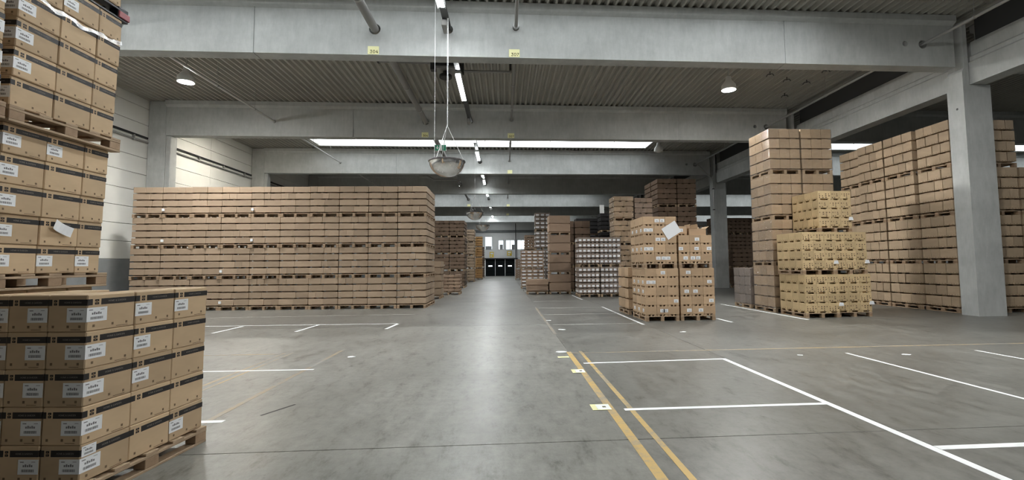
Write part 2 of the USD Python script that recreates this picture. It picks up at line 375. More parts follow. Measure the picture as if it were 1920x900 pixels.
for k in range(len(bounds)-1):
    a, b = bounds[k], bounds[k+1]
    sk = [s for s in SKY_Y if a < s[0] < b]
    for x0, x1, s0, s1 in ((-16.0, 14.2, -11.6, 9.2), (14.2, XR, 19.0, 41.0)):
        mb = MB()
        if sk:
            deck(mb, x0, x1, a, sk[0][0]); deck(mb, x0, x1, sk[0][1], b)
            deck(mb, x0, s0, *sk[0]); deck(mb, s1, x1, *sk[0])
        else: deck(mb, x0, x1, a, b)
        mesh('roof_sheet', mb, 'deck_steel', path(ce))
# skylights: opal panels in an upstand curb
for i, (a, b) in enumerate(SKY_Y):
    for s0, s1, hall in ((-11.6, 9.2, 'main hall'), (19.0, 41.0, 'right hand hall')):
        s = xform('window_skylight', kind='structure', label=f'{ORD[i]} long opal skylight strip in the roof of the {hall}', cat='skylight')
        mb = MB()
        for q in ((s0-0.05, a-0.05, s1+0.05, a), (s0-0.05, b, s1+0.05, b+0.05), (s0-0.05, a, s0, b), (s1, a, s1+0.05, b)): mb.box(q[0], q[1], ZC-0.02, q[2], q[3], ZC+0.42)
        mesh('curb', mb, 'lamp_white', path(s))
        n = 10; w = (s1-s0)/n
        for j in range(n):
            mb = MB(); mb.box(s0+j*w+0.02, a, ZC+0.36, s0+(j+1)*w-0.02, b, ZC+0.39)
            mesh('opal_pane', mb, 'skylight_glow', path(s))
        mb = MB()
        for j in range(1, n): mb.box(s0+j*w-0.02, a, ZC+0.34, s0+j*w+0.02, b, ZC+0.40)
        mesh('glazing_bar', mb, 'lamp_white', path(s))

# left wall: horizontal panels above a dark plinth
wl = xform('wall_left', kind='structure', label='pale horizontal panel wall with dark plinth on the left', cat='wall')
ybay = [-8.8, -4.0] + YB + [YEND]
for k in range(len(ybay)-1):
    a, b = ybay[k]+0.27, ybay[k+1]+0.27
    mid = (a+b)/2
    for (p, q) in ((a, mid), (mid, b)):
        mb = MB(); mb.cbox(-16.25, p+0.004, 0, -16.0, q-0.004, 2.05, 0.01); mesh('plinth', mb, 'wall_plinth', path(wl))
        z = 2.05
        while z < 9.5:
            mb = MB(); mb.cbox(-16.25, p+0.003, z+0.007, -16.012, q-0.003, z+0.743, 0.012); mesh('panel', mb, 'wall_panel', path(wl)); z += 0.75
mb = MB(); mb.box(-16.4, -9, 0, -16.2, YEND, 9.7); mesh('backing', mb, 'gasket_dark', path(wl))
for k in range(len(ybay)-1):
    if ybay[k+1] < 6: continue
    a, b = ybay[k]+0.56, ybay[k+1]-0.02
    r = xform('wall_rail', label=f'pair of dark cable rails on the left wall in bay {ORD[k-1]} from the camera', cat='rail')
    mb = MB(); mb.box(-16.0, a, 7.42, -15.93, b, 7.50); mesh('cable_rail', mb, 'black_metal', path(r))
    mb = MB(); mb.tube([(-15.94, a, 7.26), (-15.94, b, 7.26)], 0.04, 8); mesh('conduit', mb, 'grey_pipe', path(r), smooth=40)
    for q in np.linspace(a+0.8, b-0.8, 4):
        mb = MB(); mb.cbox(-16.0, q-0.03, 7.20, -15.9, q+0.03, 7.44, 0.006); mesh('bracket', mb, 'galvanised', path(r))
mb = MB(); mb.box(XR, -9, 0, XR+0.3, YEND, 9.7); struct('wall_right', mb, 'wall_grey', label='grey far side wall of the right hand hall', cat='wall')
mb = MB(); mb.box(XL-0.3, -9.2, 0, XR+0.3, -9, 9.7); struct('wall_front', mb, 'wall_grey', label='grey wall behind the camera, out of frame', cat='wall')

# end wall with daylit windows and dark dock doors
HOLE = [(-2.99, 4.0, -1.86, 6.05), (-0.96, 4.0, -0.14, 5.49), (0.18, 4.0, 1.58, 5.49), (1.92, 4.0, 3.2, 5.49), (3.6, 4.0, 4.9, 5.49)]
DOOR = [(-2.86, 0, -2.0, 2.55), (-1.45, 0, -0.45, 2.55), (-0.40, 0, 1.5, 2.55)]
DOOR = [(-2.86, 0, -1.45, 2.55), (-1.38, 0, 0.05, 2.55), (0.12, 0, 1.54, 2.55)]
m = m3.Manifold.cube((XR-XL+0.5, 0.3, 9.7)).translate((XL-0.25, YEND, 0))
for x0, z0, x1, z1 in HOLE + DOOR: m = m - m3.Manifold.cube((x1-x0, 1.0, z1-z0+0.001)).translate((x0, YEND-0.4, z0-0.001))
struct('wall_back', MB().mani(m), 'wall_end', label='pale grey end wall with windows above dark dock doors', cat='wall')
mb = MB(); mb.box(-4.5, YEND-0.12, 6.6, 8.0, YEND, 7.0); struct('trim_end_fascia', mb, 'wall_plinth', label='grey fascia band above the end wall windows', cat='fascia')
mb = MB(); mb.box(-3.1, YEND-0.16, 2.55, 2.0, YEND-0.001, 2.72); struct('trim_door_lintel', mb, 'dark_steel', label='dark lintel over the dock doors in the end wall', cat='lintel')
for i, (x0, z0, x1, z1) in enumerate(HOLE):
    w = xform(f'window_{i+1}', kind='structure', label=f'{ORD[i]} bright window from the left in the far end wall', cat='window')
    mb = MB(); t = 0.06
    for q in ((x0, z0, x0+t, z1), (x1-t, z0, x1, z1), (x0, z0, x1, z0+t), (x0, z1-t, x1, z1)): mb.box(q[0], YEND+0.05, q[1], q[2], YEND+0.15, q[3])
    if x1-x0 > 1.0: mb.box((x0+x1)/2-0.03, YEND+0.05, z0, (x0+x1)/2+0.03, YEND+0.15, z1)
    mesh('window_frame', mb, 'window_frame', path(w))
    mb = MB(); mb.box(x0, YEND+0.18, z0, x1, YEND+0.2, z1); mesh('pane', mb, 'window_glow', path(w))
    mb = MB()
    if i == 0: mb.cbox(x0+0.1, YEND+0.02, z0, x1-0.1, YEND+0.04, z0+0.55, 0.005)
    if i == 1: mb.cbox(x0+0.25, YEND+0.02, z0, x1-0.1, YEND+0.04, z0+0.8, 0.005)
    if i == 2: mb.cbox(x1-0.45, YEND+0.02, z0, x1, YEND+0.04, z0+0.75, 0.005)
    if mb.n: mesh('shutter', mb, 'window_frame', path(w))
for i, (x0, z0, x1, z1) in enumerate(DOOR):
    d = xform(f'door_{i+1}', kind='structure', label=f'{ORD[i]} dark dock door from the left in the end wall', cat='door')
    for j in range(5):
        h = (z1-z0)/5; mb = MB(); mb.cbox(x0+0.03, YEND+0.06, z0+j*h+0.006, x1-0.03, YEND+0.12, z0+(j+1)*h-0.006, 0.01); mesh('door_panel', mb, 'door_dark', path(d))
    mb = MB(); mb.box(x0+0.02, YEND+0.12, z0, x1-0.02, YEND+0.17, z1); mesh('door_leaf', mb, 'door_dark', path(d))
    xm = (x0+x1)/2; mb = MB(); mb.cbox(xm-0.3, YEND+0.045, 1.42, xm+0.3, YEND+0.062, 1.62, 0.004); mesh('door_window', mb, 'door_window_glow', path(d), label='small bright window strip')
    mb = MB(); mb.box(x0, YEND+0.02, z0, x0+0.04, YEND+0.2, z1); mb.box(x1-0.04, YEND+0.02, z0, x1, YEND+0.2, z1); mesh('door_frame', mb, 'dark_steel', path(d))
mb = MB(); mb.tube([(1.72, YEND-0.3, 0), (1.72, YEND-0.3, 8.0)], 0.06, 10)
mesh('downpipe', mb, 'dark_steel', smooth=40, label='thin dark vertical post in front of the end wall', cat='post')
for x, z, w, h, lab in ((-1.95, 3.25, 0.62, 0.85, 'yellow notice board left of centre above the dock doors'), (0.75, 3.42, 0.7, 0.72, 'yellow notice board right of centre above the dock doors')):
    s = xform('notice_board', (x, YEND-0.031, z), label=lab, cat='sign')
    mb = MB(); mb.cbox(-w/2, -0.03, -h/2, w/2, 0.0305, h/2, 0.006); mesh('board', mb, 'sign_yellow_strong', path(s))
    mb = MB(); mb.cbox(-w*0.32, -0.04, h*0.05, w*0.32, -0.029, h*0.35, 0.003); mb.cbox(-w*0.3, -0.04, -h*0.35, w*0.1, -0.029, -h*0.12, 0.003); mesh('notice', mb, 'sign_white', path(s))

# ---------------------------------------------------------------- floor markings
def line(x0, y0, x1, y1, w, mat, label, z=0.0015):
    d = np.array([x1-x0, y1-y0]); L = np.hypot(*d); d /= L; n = np.array([-d[1], d[0]])*w/2
    p = [(x0-n[0], y0-n[1]), (x1-n[0], y1-n[1]), (x1+n[0], y1+n[1]), (x0+n[0], y0+n[1])]
    mb = MB(); mb.add([(a, b, 0.0001) for a, b in p]+[(a, b, z) for a, b in p], BOXF)
    mesh('floor_line', mb, mat, label=label, cat='floor line')
W, WW, Y1, Y2, Y3 = 'paint_white', 'paint_white_worn', 'paint_yellow', 'paint_yellow_worn', 'paint_brown_worn'
line(3.77, 1.8, 3.77, 8.03, 0.085, W, 'long white bay line running towards the camera right of the yellow lines', 0.0022)
line(1.31, 7.90, 3.73, 7.99, 0.07, W, 'white cross line at the far end of the near right bay', 0.0026)
line(1.35, 5.37, 3.75, 5.37, 0.075, W, 'white cross line between the two near right bays', 0.0026)
line(3.82, 4.03, 8.5, 4.03, 0.085, W, 'white cross line at the right edge of the picture')
line(6.19, 2.0, 6.19, 8.26, 0.06, W, 'second long white line from the left in the right foreground')
line(8.68, 2.0, 8.68, 8.24, 0.06, W, 'rightmost white bay line leaving the picture at the right')
line(1.20, 1.8, 1.20, 8.95, 0.09, Y1, 'thicker left yellow aisle line on the right of the aisle', 0.0018)
line(1.43, 1.8, 1.43, 9.0, 0.06, Y1, 'thinner right yellow line beside the thick aisle line', 0.0018)
line(1.18, 8.82, 12.5, 8.82, 0.05, Y2, 'faded yellow line crossing the right half of the floor', 0.0021)
line(3.77, 12.7, 3.77, 18.2, 0.08, W, 'white bay line beside the labelled carton stacks', 0.0022)
line(1.29, 17.94, 3.74, 18.0, 0.07, WW, 'farthest worn white cross line on the right of the aisle', 0.0026)
line(1.23, 15.60, 3.74, 15.66, 0.07, WW, 'middle worn white cross line on the right of the aisle', 0.0026)
line(1.32, 12.98, 3.74, 13.02, 0.07, WW, 'nearest of three worn white cross lines left of the labelled cartons', 0.0026)
line(1.2, 11.2, 1.2, 18.2, 0.07, Y3, 'faded yellow aisle line past the near right bays', 0.0018)
line(8.72, 13.1, 8.72, 18.6, 0.08, W, 'white line along the left foot of the tan carton stack')
line(6.33, 12.85, 6.33, 13.8, 0.09, W, 'short white line stub right of the labelled carton stacks')
line(1.3, 21.3, 3.4, 21.3, 0.10, WW, 'very faint white cross line in front of the big carton column')
line(3.62, 21.9, 3.62, 25.2, 0.09, W, 'short white line left of the grey labelled stack')
line(-9.8, 14.02, -3.07, 13.86, 0.07, W, 'white line in front of the long left carton row, the nearer one')
line(-11.0, 16.25, -3.07, 16.45, 0.05, WW, 'faint white line close to the foot of the left carton row')
line(-3.12, 12.72, -3.05, 13.8, 0.08, W, 'short white tick at the right end of the left bay line', 0.0022)
line(-5.33, 12.5, -5.28, 13.85, 0.08, W, 'short white tick in the middle of the left bay line', 0.0022)
line(-7.36, 12.5, -7.33, 13.85, 0.08, W, 'short white tick at the left end of the left bay line', 0.0022)
line(-6.2, 7.96, -3.07, 7.90, 0.065, W, 'white line across the left floor beyond the printed carton stack', 0.0026)
line(-4.6, 5.40, -3.02, 5.38, 0.08, W, 'short white line beside the pallet of printed cartons', 0.0026)
line(-4.22, 4.9, -4.22, 9.46, 0.05, Y2, 'left one of two thin yellow lines on the left floor', 0.0018)
line(-4.07, 4.9, -4.07, 9.46, 0.04, Y2, 'right one of two thin yellow lines on the left floor', 0.0018)
line(-3.2, 4.85, -3.2, 9.6, 0.07, Y3, 'faded brownish line on the left edge of the aisle', 0.0018)
line(-9.0, 9.40, -4.3, 9.36, 0.04, Y2, 'faded yellow line crossing the left part of the floor', 0.0021)
line(-2.72, 5.55, -2.52, 5.95, 0.03, 'print_black', 'short black scuff mark beside the left white line end')
def plate(x, y, w, d, label, white):
    s = xform('floor_sticker', (x, y, 0.0032), label=label, cat='floor sticker')
    mb = MB(); mb.box(-w/2, -d/2, 0, w/2, d/2, 0.002); mesh('plate', mb, 'sign_yellow', path(s))
    if white:
        mb = MB(); mb.box(-w*0.22, -d*0.42, 0.0021, w*0.48, d*0.42, 0.003); mesh('white_field', mb, 'sign_white', path(s))
        mb = MB(); mb.box(0.02, -d*0.1, 0.0031, 0.06, d*0.12, 0.0036); mesh('ink_mark', mb, 'sign_ink', path(s))
plate(1.13, 7.33, 0.20, 0.24, 'yellow and white location sticker beyond the near cross line', True)
plate(1.10, 5.48, 0.22, 0.22, 'yellow and white location sticker nearest to the camera', True)
plate(1.04, 8.45, 0.2, 0.12, 'pale yellow scrap of tape at the yellow line end', False)
for i, (x, y, r, lab) in enumerate([(1.06, 8.95, 0.16, 'crumpled white paper scrap at the far end of the yellow lines'), (5.25, 8.16, 0.09, 'small white paper scrap between the white lines at right'),
                                   (7.1, 8.0, 0.12, 'white paper scrap right of the second long white line'), (1.3, 14.0, 0.14, 'white spot of paper beside the far right bay'),
                                   (1.45, 12.0, 0.16, 'pale scrap near the nearest worn cross line'), (4.3, 11.2, 0.12, 'tiny white scrap on the floor before the labelled stacks'),
                                   (-2.8, 8.9, 0.12, 'small pale scrap on the left edge of the aisle')]):
    mb = MB(); n = 9; pr = random.Random(i)
    rim = [(x+0.62*r*(0.7+0.5*pr.random())*math.cos(a), y+0.5*r*(0.7+0.5*pr.random())*math.sin(a)) for a in np.linspace(0, 2*math.pi, n, endpoint=False)]
    v = [(x, y, 0.006)] + [(a, b, 0.003+0.006*pr.random()) for a, b in rim] + [(x, y, 0.001)] + [(a, b, 0.001) for a, b in rim]
    f = []
    for j in range(n):
        k = (j+1) % n; f += [(0, 1+j, 1+k), (n+1, n+2+k, n+2+j), (1+j, n+2+j, n+2+k), (1+j, n+2+k, 1+k)]
    mb.add(v, f); mesh('paper_scrap', mb, 'label_paper', label=lab, cat='paper')

# ---------------------------------------------------------------- services under the roof
def pipe_run(name, x, z, r, mat, y0, y1, label, cat='pipe', collars=True, flange=0.0):
    t = xform(name, label=label, cat=cat)
    mb = MB(); mb.tube([(x, y0, z), (x, y1, z)], r, 14); mesh('tube', mb, mat, path(t), smooth=40)
    if collars:
        for yy in np.arange(y0+1.2, y1-0.5, 2.6):
            mb = MB(); mb.tube([(x, yy-0.03, z), (x, yy+0.03, z)], r+0.012, 14); mb.tube([(x, yy, z+r), (x, yy, ZC+0.02)], 0.008, 6); mesh('hanger', mb, 'galvanised', path(t), smooth=40)
    if flange:
        mb = MB(); mb.tube([(x, y1-0.10, z), (x, y1-0.02, z)], r+flange, 14); mesh('flange', mb, 'galvanised', path(t), smooth=40)
seg = [5.2] + YB[1:] + [YEND+0.02]
bays = ['bay above the camera', 'second bay', 'third bay', 'fourth bay', 'fifth bay', 'sixth bay', 'seventh bay', 'last bay']
for k in range(len(seg)-1):
    a, b = seg[k]+(0.58 if k else 0), seg[k+1]-0.14
    bay = bays[k]
    pipe_run('sprinkler_pipe', -10.5, 8.32, 0.04, 'pale_pipe', a, b+0.2, f'thin grey pipe under the roof at left, {bay}', flange=0.03)
    pipe_run('round_duct', -3.65, 8.38, 0.115, 'grey_pipe', a, b+0.15, f'thick grey round duct left of the strip lights, {bay}', 'duct', True)
    pipe_run('drain_pipe', 0.36, 8.52, 0.05, 'grey_pipe', a, b+0.12, f'slim grey pipe right of the strip lights, {bay}', flange=0.035)
    pipe_run('edge_pipe', 12.87, 8.31, 0.045, 'galvanised', a, b+0.2, f'long thin pipe along the right edge beam, {bay}', flange=0.0)
    # strip light: tray, luminaire
    t = xform('strip_light', label=f'fluorescent strip light on a steel tray over the aisle, {bay}', cat='lamp')
    x = -1.58
    mb = MB(); mb.cbox(x-0.09, a, 8.38, x+0.09, b+0.12, 8.46, 0.005); mesh('tray', mb, 'dark_steel', path(t))
    spans = {0: [(5.4, 8.3), (8.9, 11.75)], 1: [(16.0, 18.6)], 2: [(23.6, 25.0), (27.3, 29.4)], 3: [(33.2, 35.0), (36.5, 38.3)], 4: [(42.5, 45.0)], 5: [(51.5, 54.0)], 6: [(58.5, 61.0), (62.0, 64.5)], 7: [(66.2, 68.6)]}[k]
    for (p, q) in spans:
        mb = MB(); mb.cbox(x-0.10, p, 8.285, x+0.10, q, 8.38, 0.01); mb.box(x-0.10, p, 8.215, x-0.090, q, 8.29); mb.box(x+0.090, p, 8.215, x+0.10, q, 8.29); mesh('luminaire_body', mb, 'lamp_white', path(t))
        mb = MB(); mb.cbox(x-0.085, p+0.03, 8.228, x+0.085, q-0.03, 8.279, 0.012); mesh('diffuser', mb, 'tube_glow', path(t), label='glowing white diffuser')
    for yy in np.arange(a+(3.8 if k == 1 else 1.0), b, 2.5):
        mb = MB(); mb.tube([(x, yy, 8.46), (x, yy, ZC+0.02)], 0.008, 6); mesh('suspension_rod', mb, 'galvanised', path(t))
    if k < 2:
        mb = MB(); yb = YB[k+1]-0.16; mb.cbox(x-0.11, yb-0.5, 8.20, x+0.03, yb, 8.37, 0.01); mesh('end_box', mb, 'grey_pipe', path(t))

t = xform('brace_pipe', label='slanting pipe from the third beam down to its right hand pillar', cat='pipe')
mb = MB(); mb.tube([(12.99, YB[3]-0.22, 8.22), (13.98, YB[3]-0.14, 7.25), (14.02, YB[3]-0.14, 7.05), (14.02, YB[3]-0.14, 4.0)], 0.045, 10); mesh('tube', mb, 'galvanised', path(t), smooth=50)
mb = MB()
for zz in (6.6, 5.2): mb.cbox(13.96, YB[3]-0.2, zz, 14.08, YB[3]-0.08, zz+0.06, 0.006)
mesh('clamp', mb, 'dark_steel', path(t))

# junction box and bent conduits behind the nearest beam
t = xform('junction_unit', (-1.96, 16.3, 8.35), label='dark ventilation box between two conduits behind the nearest beam', cat='ventilation unit')
mb = MB(); mb.cbox(-0.42, -0.3, 0.22, 0.50, 0.3, 0.62, 0.02); mesh('housing', mb, 'black_metal', path(t))
mb = MB(); mb.cbox(-0.38, -0.28, 0.13, 0.46, 0.28, 0.219, 0.01); mesh('bottom_plate', mb, 'galvanised', path(t))
mb = MB(); mb.lathe([(0.001, -0.12), (0.2, -0.12), (0.22, -0.1), (0.22, -0.02), (0.2, 0.0), (0.10, 0.01), (0.1, 0.129)], (-0.08, 0, 0), 24); mesh('fan_cowl', mb, 'black_metal', path(t), smooth=40)
mb = MB(); mb.cbox(0.50, -0.05, 0.02, 0.56, 0.05, 0.84, 0.008); mesh('bracket', mb, 'dark_steel', path(t)); mb = MB(); mb.cbox(-0.6, -0.12, 0.15, -0.425, 0.12, 0.5, 0.01); mesh('bracket', mb, 'dark_steel', path(t))
mb = MB(); mb.tube([(-0.5, 0.0, 0.55), (-0.5, 0.0, 0.64)], 0.03, 8); mesh('cable_gland', mb, 'galvanised', path(t))
t = xform('conduit', label='bent grey conduit running right from the ventilation box', cat='conduit')
mb = MB(); mb.tube([(-1.39, 16.35, 8.52), (0.08, 16.35, 8.52), (0.20, 16.36, 8.52), (0.25, 16.42, 8.52)], 0.045, 10); mesh('tube', mb, 'grey_pipe', path(t), smooth=50)
mb = MB(); mb.cbox(0.20, 16.28, 8.58, 0.28, 16.40, 9.22, 0.01); mesh('hanger', mb, 'dark_steel', path(t))
t = xform('conduit', label='bent grey conduit running left from the ventilation box', cat='conduit')
mb = MB(); mb.tube([(-2.57, 16.3, 8.78), (-4.0, 16.3, 8.79), (-4.35, 16.3, 8.80)], 0.05, 10); mesh('tube', mb, 'grey_pipe', path(t), smooth=50)
mb = MB(); mb.cbox(-4.42, 16.2, 8.76, -4.32, 16.4, 9.22, 0.01); mesh('hanger', mb, 'dark_steel', path(t))
t = xform('conduit', label='grey conduit with a bend under the third bay roof', cat='conduit')
mb = MB(); mb.tube([(-5.9, 32.6, 7.95), (-5.35, 32.6, 7.88), (-4.85, 32.6, 7.60), (-3.35, 32.6, 7.60), (-3.05, 32.6, 7.42)], 0.06, 10); mesh('tube', mb, 'grey_pipe', path(t), smooth=50)
for q in (-4.7, -3.45):
    mb = MB(); mb.tube([(q, 32.6, 7.65), (q, 32.6, ZC+0.02)], 0.01, 6); mesh('hanger', mb, 'galvanised', path(t))

# high-bay lamps
def highbay(x, y, lit, label, z=8.35):
    t = xform('high_bay_lamp', (x, y, z), label=label, cat='lamp')
    mb = MB(); mb.lathe([(0.25, -0.145), (0.262, -0.145), (0.262, 0.03), (0.20, 0.12), (0.11, 0.24), (0.09, 0.38), (0.001, 0.40)], sides=28); mesh('housing', mb, 'lamp_white', path(t), smooth=40)
    mb = MB(); mb.lathe([(0.001, -0.20), (0.09, -0.185), (0.17, -0.145), (0.22, -0.08), (0.235, 0.004), (0.235, 0.012), (0.001, 0.014)], sides=28)
    mesh('lens', mb, {True: 'highbay_glow', 2: 'added_warm_glow', False: 'lamp_white'}[lit], path(t), smooth=40)
    mb = MB(); mb.tube([(0, 0, 0.39), (0, 0, ZC-z+0.005)], 0.015, 8); mesh('suspension_rod', mb, 'galvanised', path(t))
highbay(-16.0+0.25*19+0.03, 17.0, True, 'bright round high-bay lamp hanging left under the second bay roof')
highbay(-16.0+0.25*98+0.03, 16.9, True, 'bright round high-bay lamp hanging right under the second bay roof')
highbay(-16.0+0.25*19+0.03, 8.3, True, 'round high-bay lamp above the left of the camera, out of frame')
highbay(-16.0+0.25*98+0.03, 8.3, True, 'round high-bay lamp above the right of the camera, out of frame')
highbay(-16.0+0.25*98+0.03, -0.4, True, 'round high-bay lamp behind the camera on the right, out of frame')
highbay(-16.0+0.25*12+0.03, 25.0, 2, 'warm high-bay lamp hidden behind the second beam near the left wall', 8.78)  # lamp added out of view to brighten the left wall of the third bay
highbay(9.05, 26.6, False, 'white bell-shaped lamp beyond the second beam on the right')

# small fittings on the deck at the right
for x, y, lab in ((9.9, 15.6, 'white'), (10.6, 15.3, 'dark'), (10.4, 17.6, 'dark'), (11.2, 15.9, 'dark'), (9.2, 18.6, 'dark')):
    pass
FIT = [(1480-8, 150, 'dark spider-like deck hook nearest the right lamp'), (1545, 133, 'dark deck hook under the right end of the near beam'),
       (1512, 155, 'dark deck hook halfway to the right edge pipe'), (1440, 140, 'small dark deck hook right of the bright lamp'), (1473, 180, 'lowest dark deck hook right of the bright lamp')]
def ray(px, py): return _f + _r2*(px-PPX)/FPX - _u2*(py-PPY)/FPX
for px, py, lab in FIT:
    d = ray(px, py); s = (ZC-0.12-EYE)/d[2]; X, Yq = -16.0+0.25*round((d[0]*s+16)/0.25)+0.03, d[1]*s
    t = xform('deck_hook', (X, Yq, ZC), label=lab, cat='hook')
    mb = MB(); mb.tube([(0, 0, 0.004), (0, 0, -0.12)], 0.02, 8); mesh('stem', mb, 'dark_steel', path(t))
    mb = MB()
    for a in range(3):
        c, s2 = math.cos(a*2.1), math.sin(a*2.1); mb.tube([(0, 0, -0.10), (0.10*c, 0.10*s2, -0.08), (0.16*c, 0.16*s2, -0.15)], 0.014, 6)
    mesh('arms', mb, 'dark_steel', path(t))

# hanging mirror domes over the aisle crossings
def dome_mirror(x, y, z, label, ropes):
    t = xform('mirror_dome', (x, y, z), label=label, cat='mirror')
    R, H = 0.47, 0.42
    prof = [(0.001, -H)] + [(R*math.sin(a), -H*math.cos(a)) for a in np.linspace(0.12, math.pi/2, 12)] + [(R-0.012, 0.0)] + [((R-0.012)*math.sin(a), -(H-0.012)*math.cos(a)) for a in np.linspace(math.pi/2, 0.1, 10)] + [(0.001, -(H-0.012))]
    mb = MB(); mb.lathe(prof, sides=40); mesh('dome', mb, 'mirror', path(t), smooth=50)
    mb = MB(); mb.lathe([(R-0.02, -0.02), (R+0.015, -0.02), (R+0.02, 0.0), (R+0.015, 0.02), (R-0.02, 0.02), (R-0.02, -0.02)], sides=40); mesh('rim', mb, 'mirror_rim', path(t), smooth=30)
    mb = MB(); mb.cbox(-R, -0.03, 0.0, R, 0.03, 0.04, 0.006); mb.cbox(-0.18, -0.12, -0.06, 0.18, 0.12, 0.03, 0.01); mesh('cross_bar', mb, 'mirror_rim', path(t))
    apex = 0.98
    for a in (0.0, 2.09, 4.19):
        mb = MB(); mb.tube([(R*0.97*math.cos(a), R*0.97*math.sin(a), 0.0), (0, 0, apex)], 0.008, 6); mesh('chain', mb, 'white_cable', path(t))
    for dx, z0 in ropes:
        mb = MB(); mb.tube([(dx, 0, z0), (dx, 0, (ZC+0.02 if dx < -0.2 else 8.378)-z)], 0.006, 6); mesh('rope', mb, 'white_cable', path(t))
dome_mirror(-1.52, 12.5, 4.42, 'nearest silver mirror dome hanging on ropes over the aisle', [(0.0, 0.98), (0.02, 0.98), (-0.33, 0.0)])
dome_mirror(-1.62, 25.9, 4.55, 'second silver mirror dome hanging farther down the aisle', [(0, 0.98)])
dome_mirror(-1.50, 32.6, 4.42, 'farthest small mirror dome hanging over the aisle', [(0, 0.98)])

# emergency exit sign below the second beam
t = xform('exit_sign', (-2.95, 21.79, 7.12), label='small green and white exit sign hanging below the second beam', cat='sign')
mb = MB(); mb.cbox(-0.26, -0.03, -0.14, 0.26, 0.03, 0.14, 0.008); mesh('sign_box', mb, 'sign_white', path(t))
mb = MB()
mb.box(-0.25, -0.034, -0.13, -0.05, -0.0295, 0.13); mb.box(0.08, -0.034, -0.13, 0.25, -0.0295, 0.13); mesh('green_field', mb, 'sign_green', path(t))
mb = MB()
mb.add([(-0.21, -0.037, 0.02), (-0.14, -0.037, -0.09), (-0.07, -0.037, 0.02), (-0.21, -0.0345, 0.02), (-0.14, -0.0345, -0.09), (-0.07, -0.0345, 0.02)], [[0, 1, 2], [3, 5, 4], [0, 3, 4], [0, 4, 1], [1, 4, 5], [1, 5, 2], [2, 5, 3], [2, 3, 0]])
mb.box(-0.16, -0.037, 0.02, -0.12, -0.0345, 0.10); mesh('arrow', mb, 'sign_white', path(t))
for dx in (-0.2, 0.2):
    mb = MB(); mb.tube([(dx, 0, 0.14), (dx, 0, 9.01-7.12)], 0.008, 6); mesh('suspension_rod', mb, 'galvanised', path(t))

# yellow number plates on the beams
def number_plate(x, y, text, label):
    t = xform('number_plate', (x, y-0.006, ZB+0.135), label=label, cat='sign')
    mb = MB(); mb.cbox(-0.155, -0.006, -0.115, 0.155, 0.006, 0.115, 0.003); mesh('plate', mb, 'sign_yellow', path(t))
    if text:
        tm = meshkit.text_mesh(text, 0.09, 0.002, bold=True); tm.apply_translation((-tm.bounds[:, 0].mean()+0.02, 0, 0))
        M = np.array([[1, 0, 0, 0], [0, 0, -1, -0.0065], [0, 1, 0, -0.085], [0, 0, 0, 1]], float); mb = MB(); mb.tri(tm, M); mesh('number', mb, 'sign_ink', path(t), label=f'dark number {text}')
number_plate(-3.68, YB[1], '304', 'left pale yellow number plate on the nearest beam, reading 304')
number_plate(0.31, YB[1], '307', 'right pale yellow number plate on the nearest beam, reading 307')
for k, (xa, xb) in zip((2, 3, 5, 6), ((-3.68, 0.33), (-3.7, 0.38), (-3.6, 0.4), (-3.6, 0.4))):
    w = {2: 'second', 3: 'third', 5: 'fifth', 6: 'sixth'}[k]
    number_plate(xa, YB[k], '304' if k == 2 else '', f'left yellow number plate on the {w} beam')
    number_plate(xb, YB[k], '307' if k == 2 else '', f'right yellow number plate on the {w} beam')

# ---------------------------------------------------------------- pallets and cartons
def pallet_parts(w, d, mats):
    """(name, mesh builder, material) of a wooden pallet; the w side faces -y."""
    out = []
    for i in range(5):
        bw = 0.13; y = -d/2 + i*(d-bw)/4; mb = MB(); mb.cbox(-w/2, y, 0.122, w/2, y+bw, 0.144, 0.003); out.append(('deck_board', mb, mats[0]))
    for i in range(3):
        x = -w/2 + i*(w-0.1)/2
        mb = MB(); mb.cbox(x, -d/2, 0.100, x+0.1, d/2, 0.122, 0.003); out.append(('stringer', mb, mats[0]))
        mb = MB(); mb.cbox(x, -d/2, 0, x+0.1, d/2, 0.022, 0.003); out.append(('skid', mb, mats[0]))
        for j in range(3):
            y = -d/2 + j*(d-0.14)/2; mb = MB(); mb.cbox(x+0.001, y+0.001, 0.022, x+0.099, y+0.139, 0.100, 0.004); out.append(('block', mb, mats[1]))
    return out
WOOD = ('pallet_wood', 'pallet_block_wood'); PLAS = ('pallet_plastic', 'pallet_plastic')
def pallet(x, y, z, w, d, label, group, mats=WOOD, rz=0.0, tipred=False):
    """(x, y): centre."""
    def build(p):
        for n, mb, m in pallet_parts(w, d, mats):
            mesh(n, mb, m, p)
        if tipred:
            mb = MB(); mb.cbox(w/2-0.098, d/2-0.135, 0.024, w/2+0.012, d/2+0.012, 0.098, 0.006); mesh('corner_block', mb, 'red_plastic', p, label='red corner block')
    k = klass(('pallet', round(w, 3), round(d, 3), mats, tipred), build)
    return xform('pallet', (x, y, z), rz, ref=k, label=label, cat='pallet', group=group)
PZ = 0.144

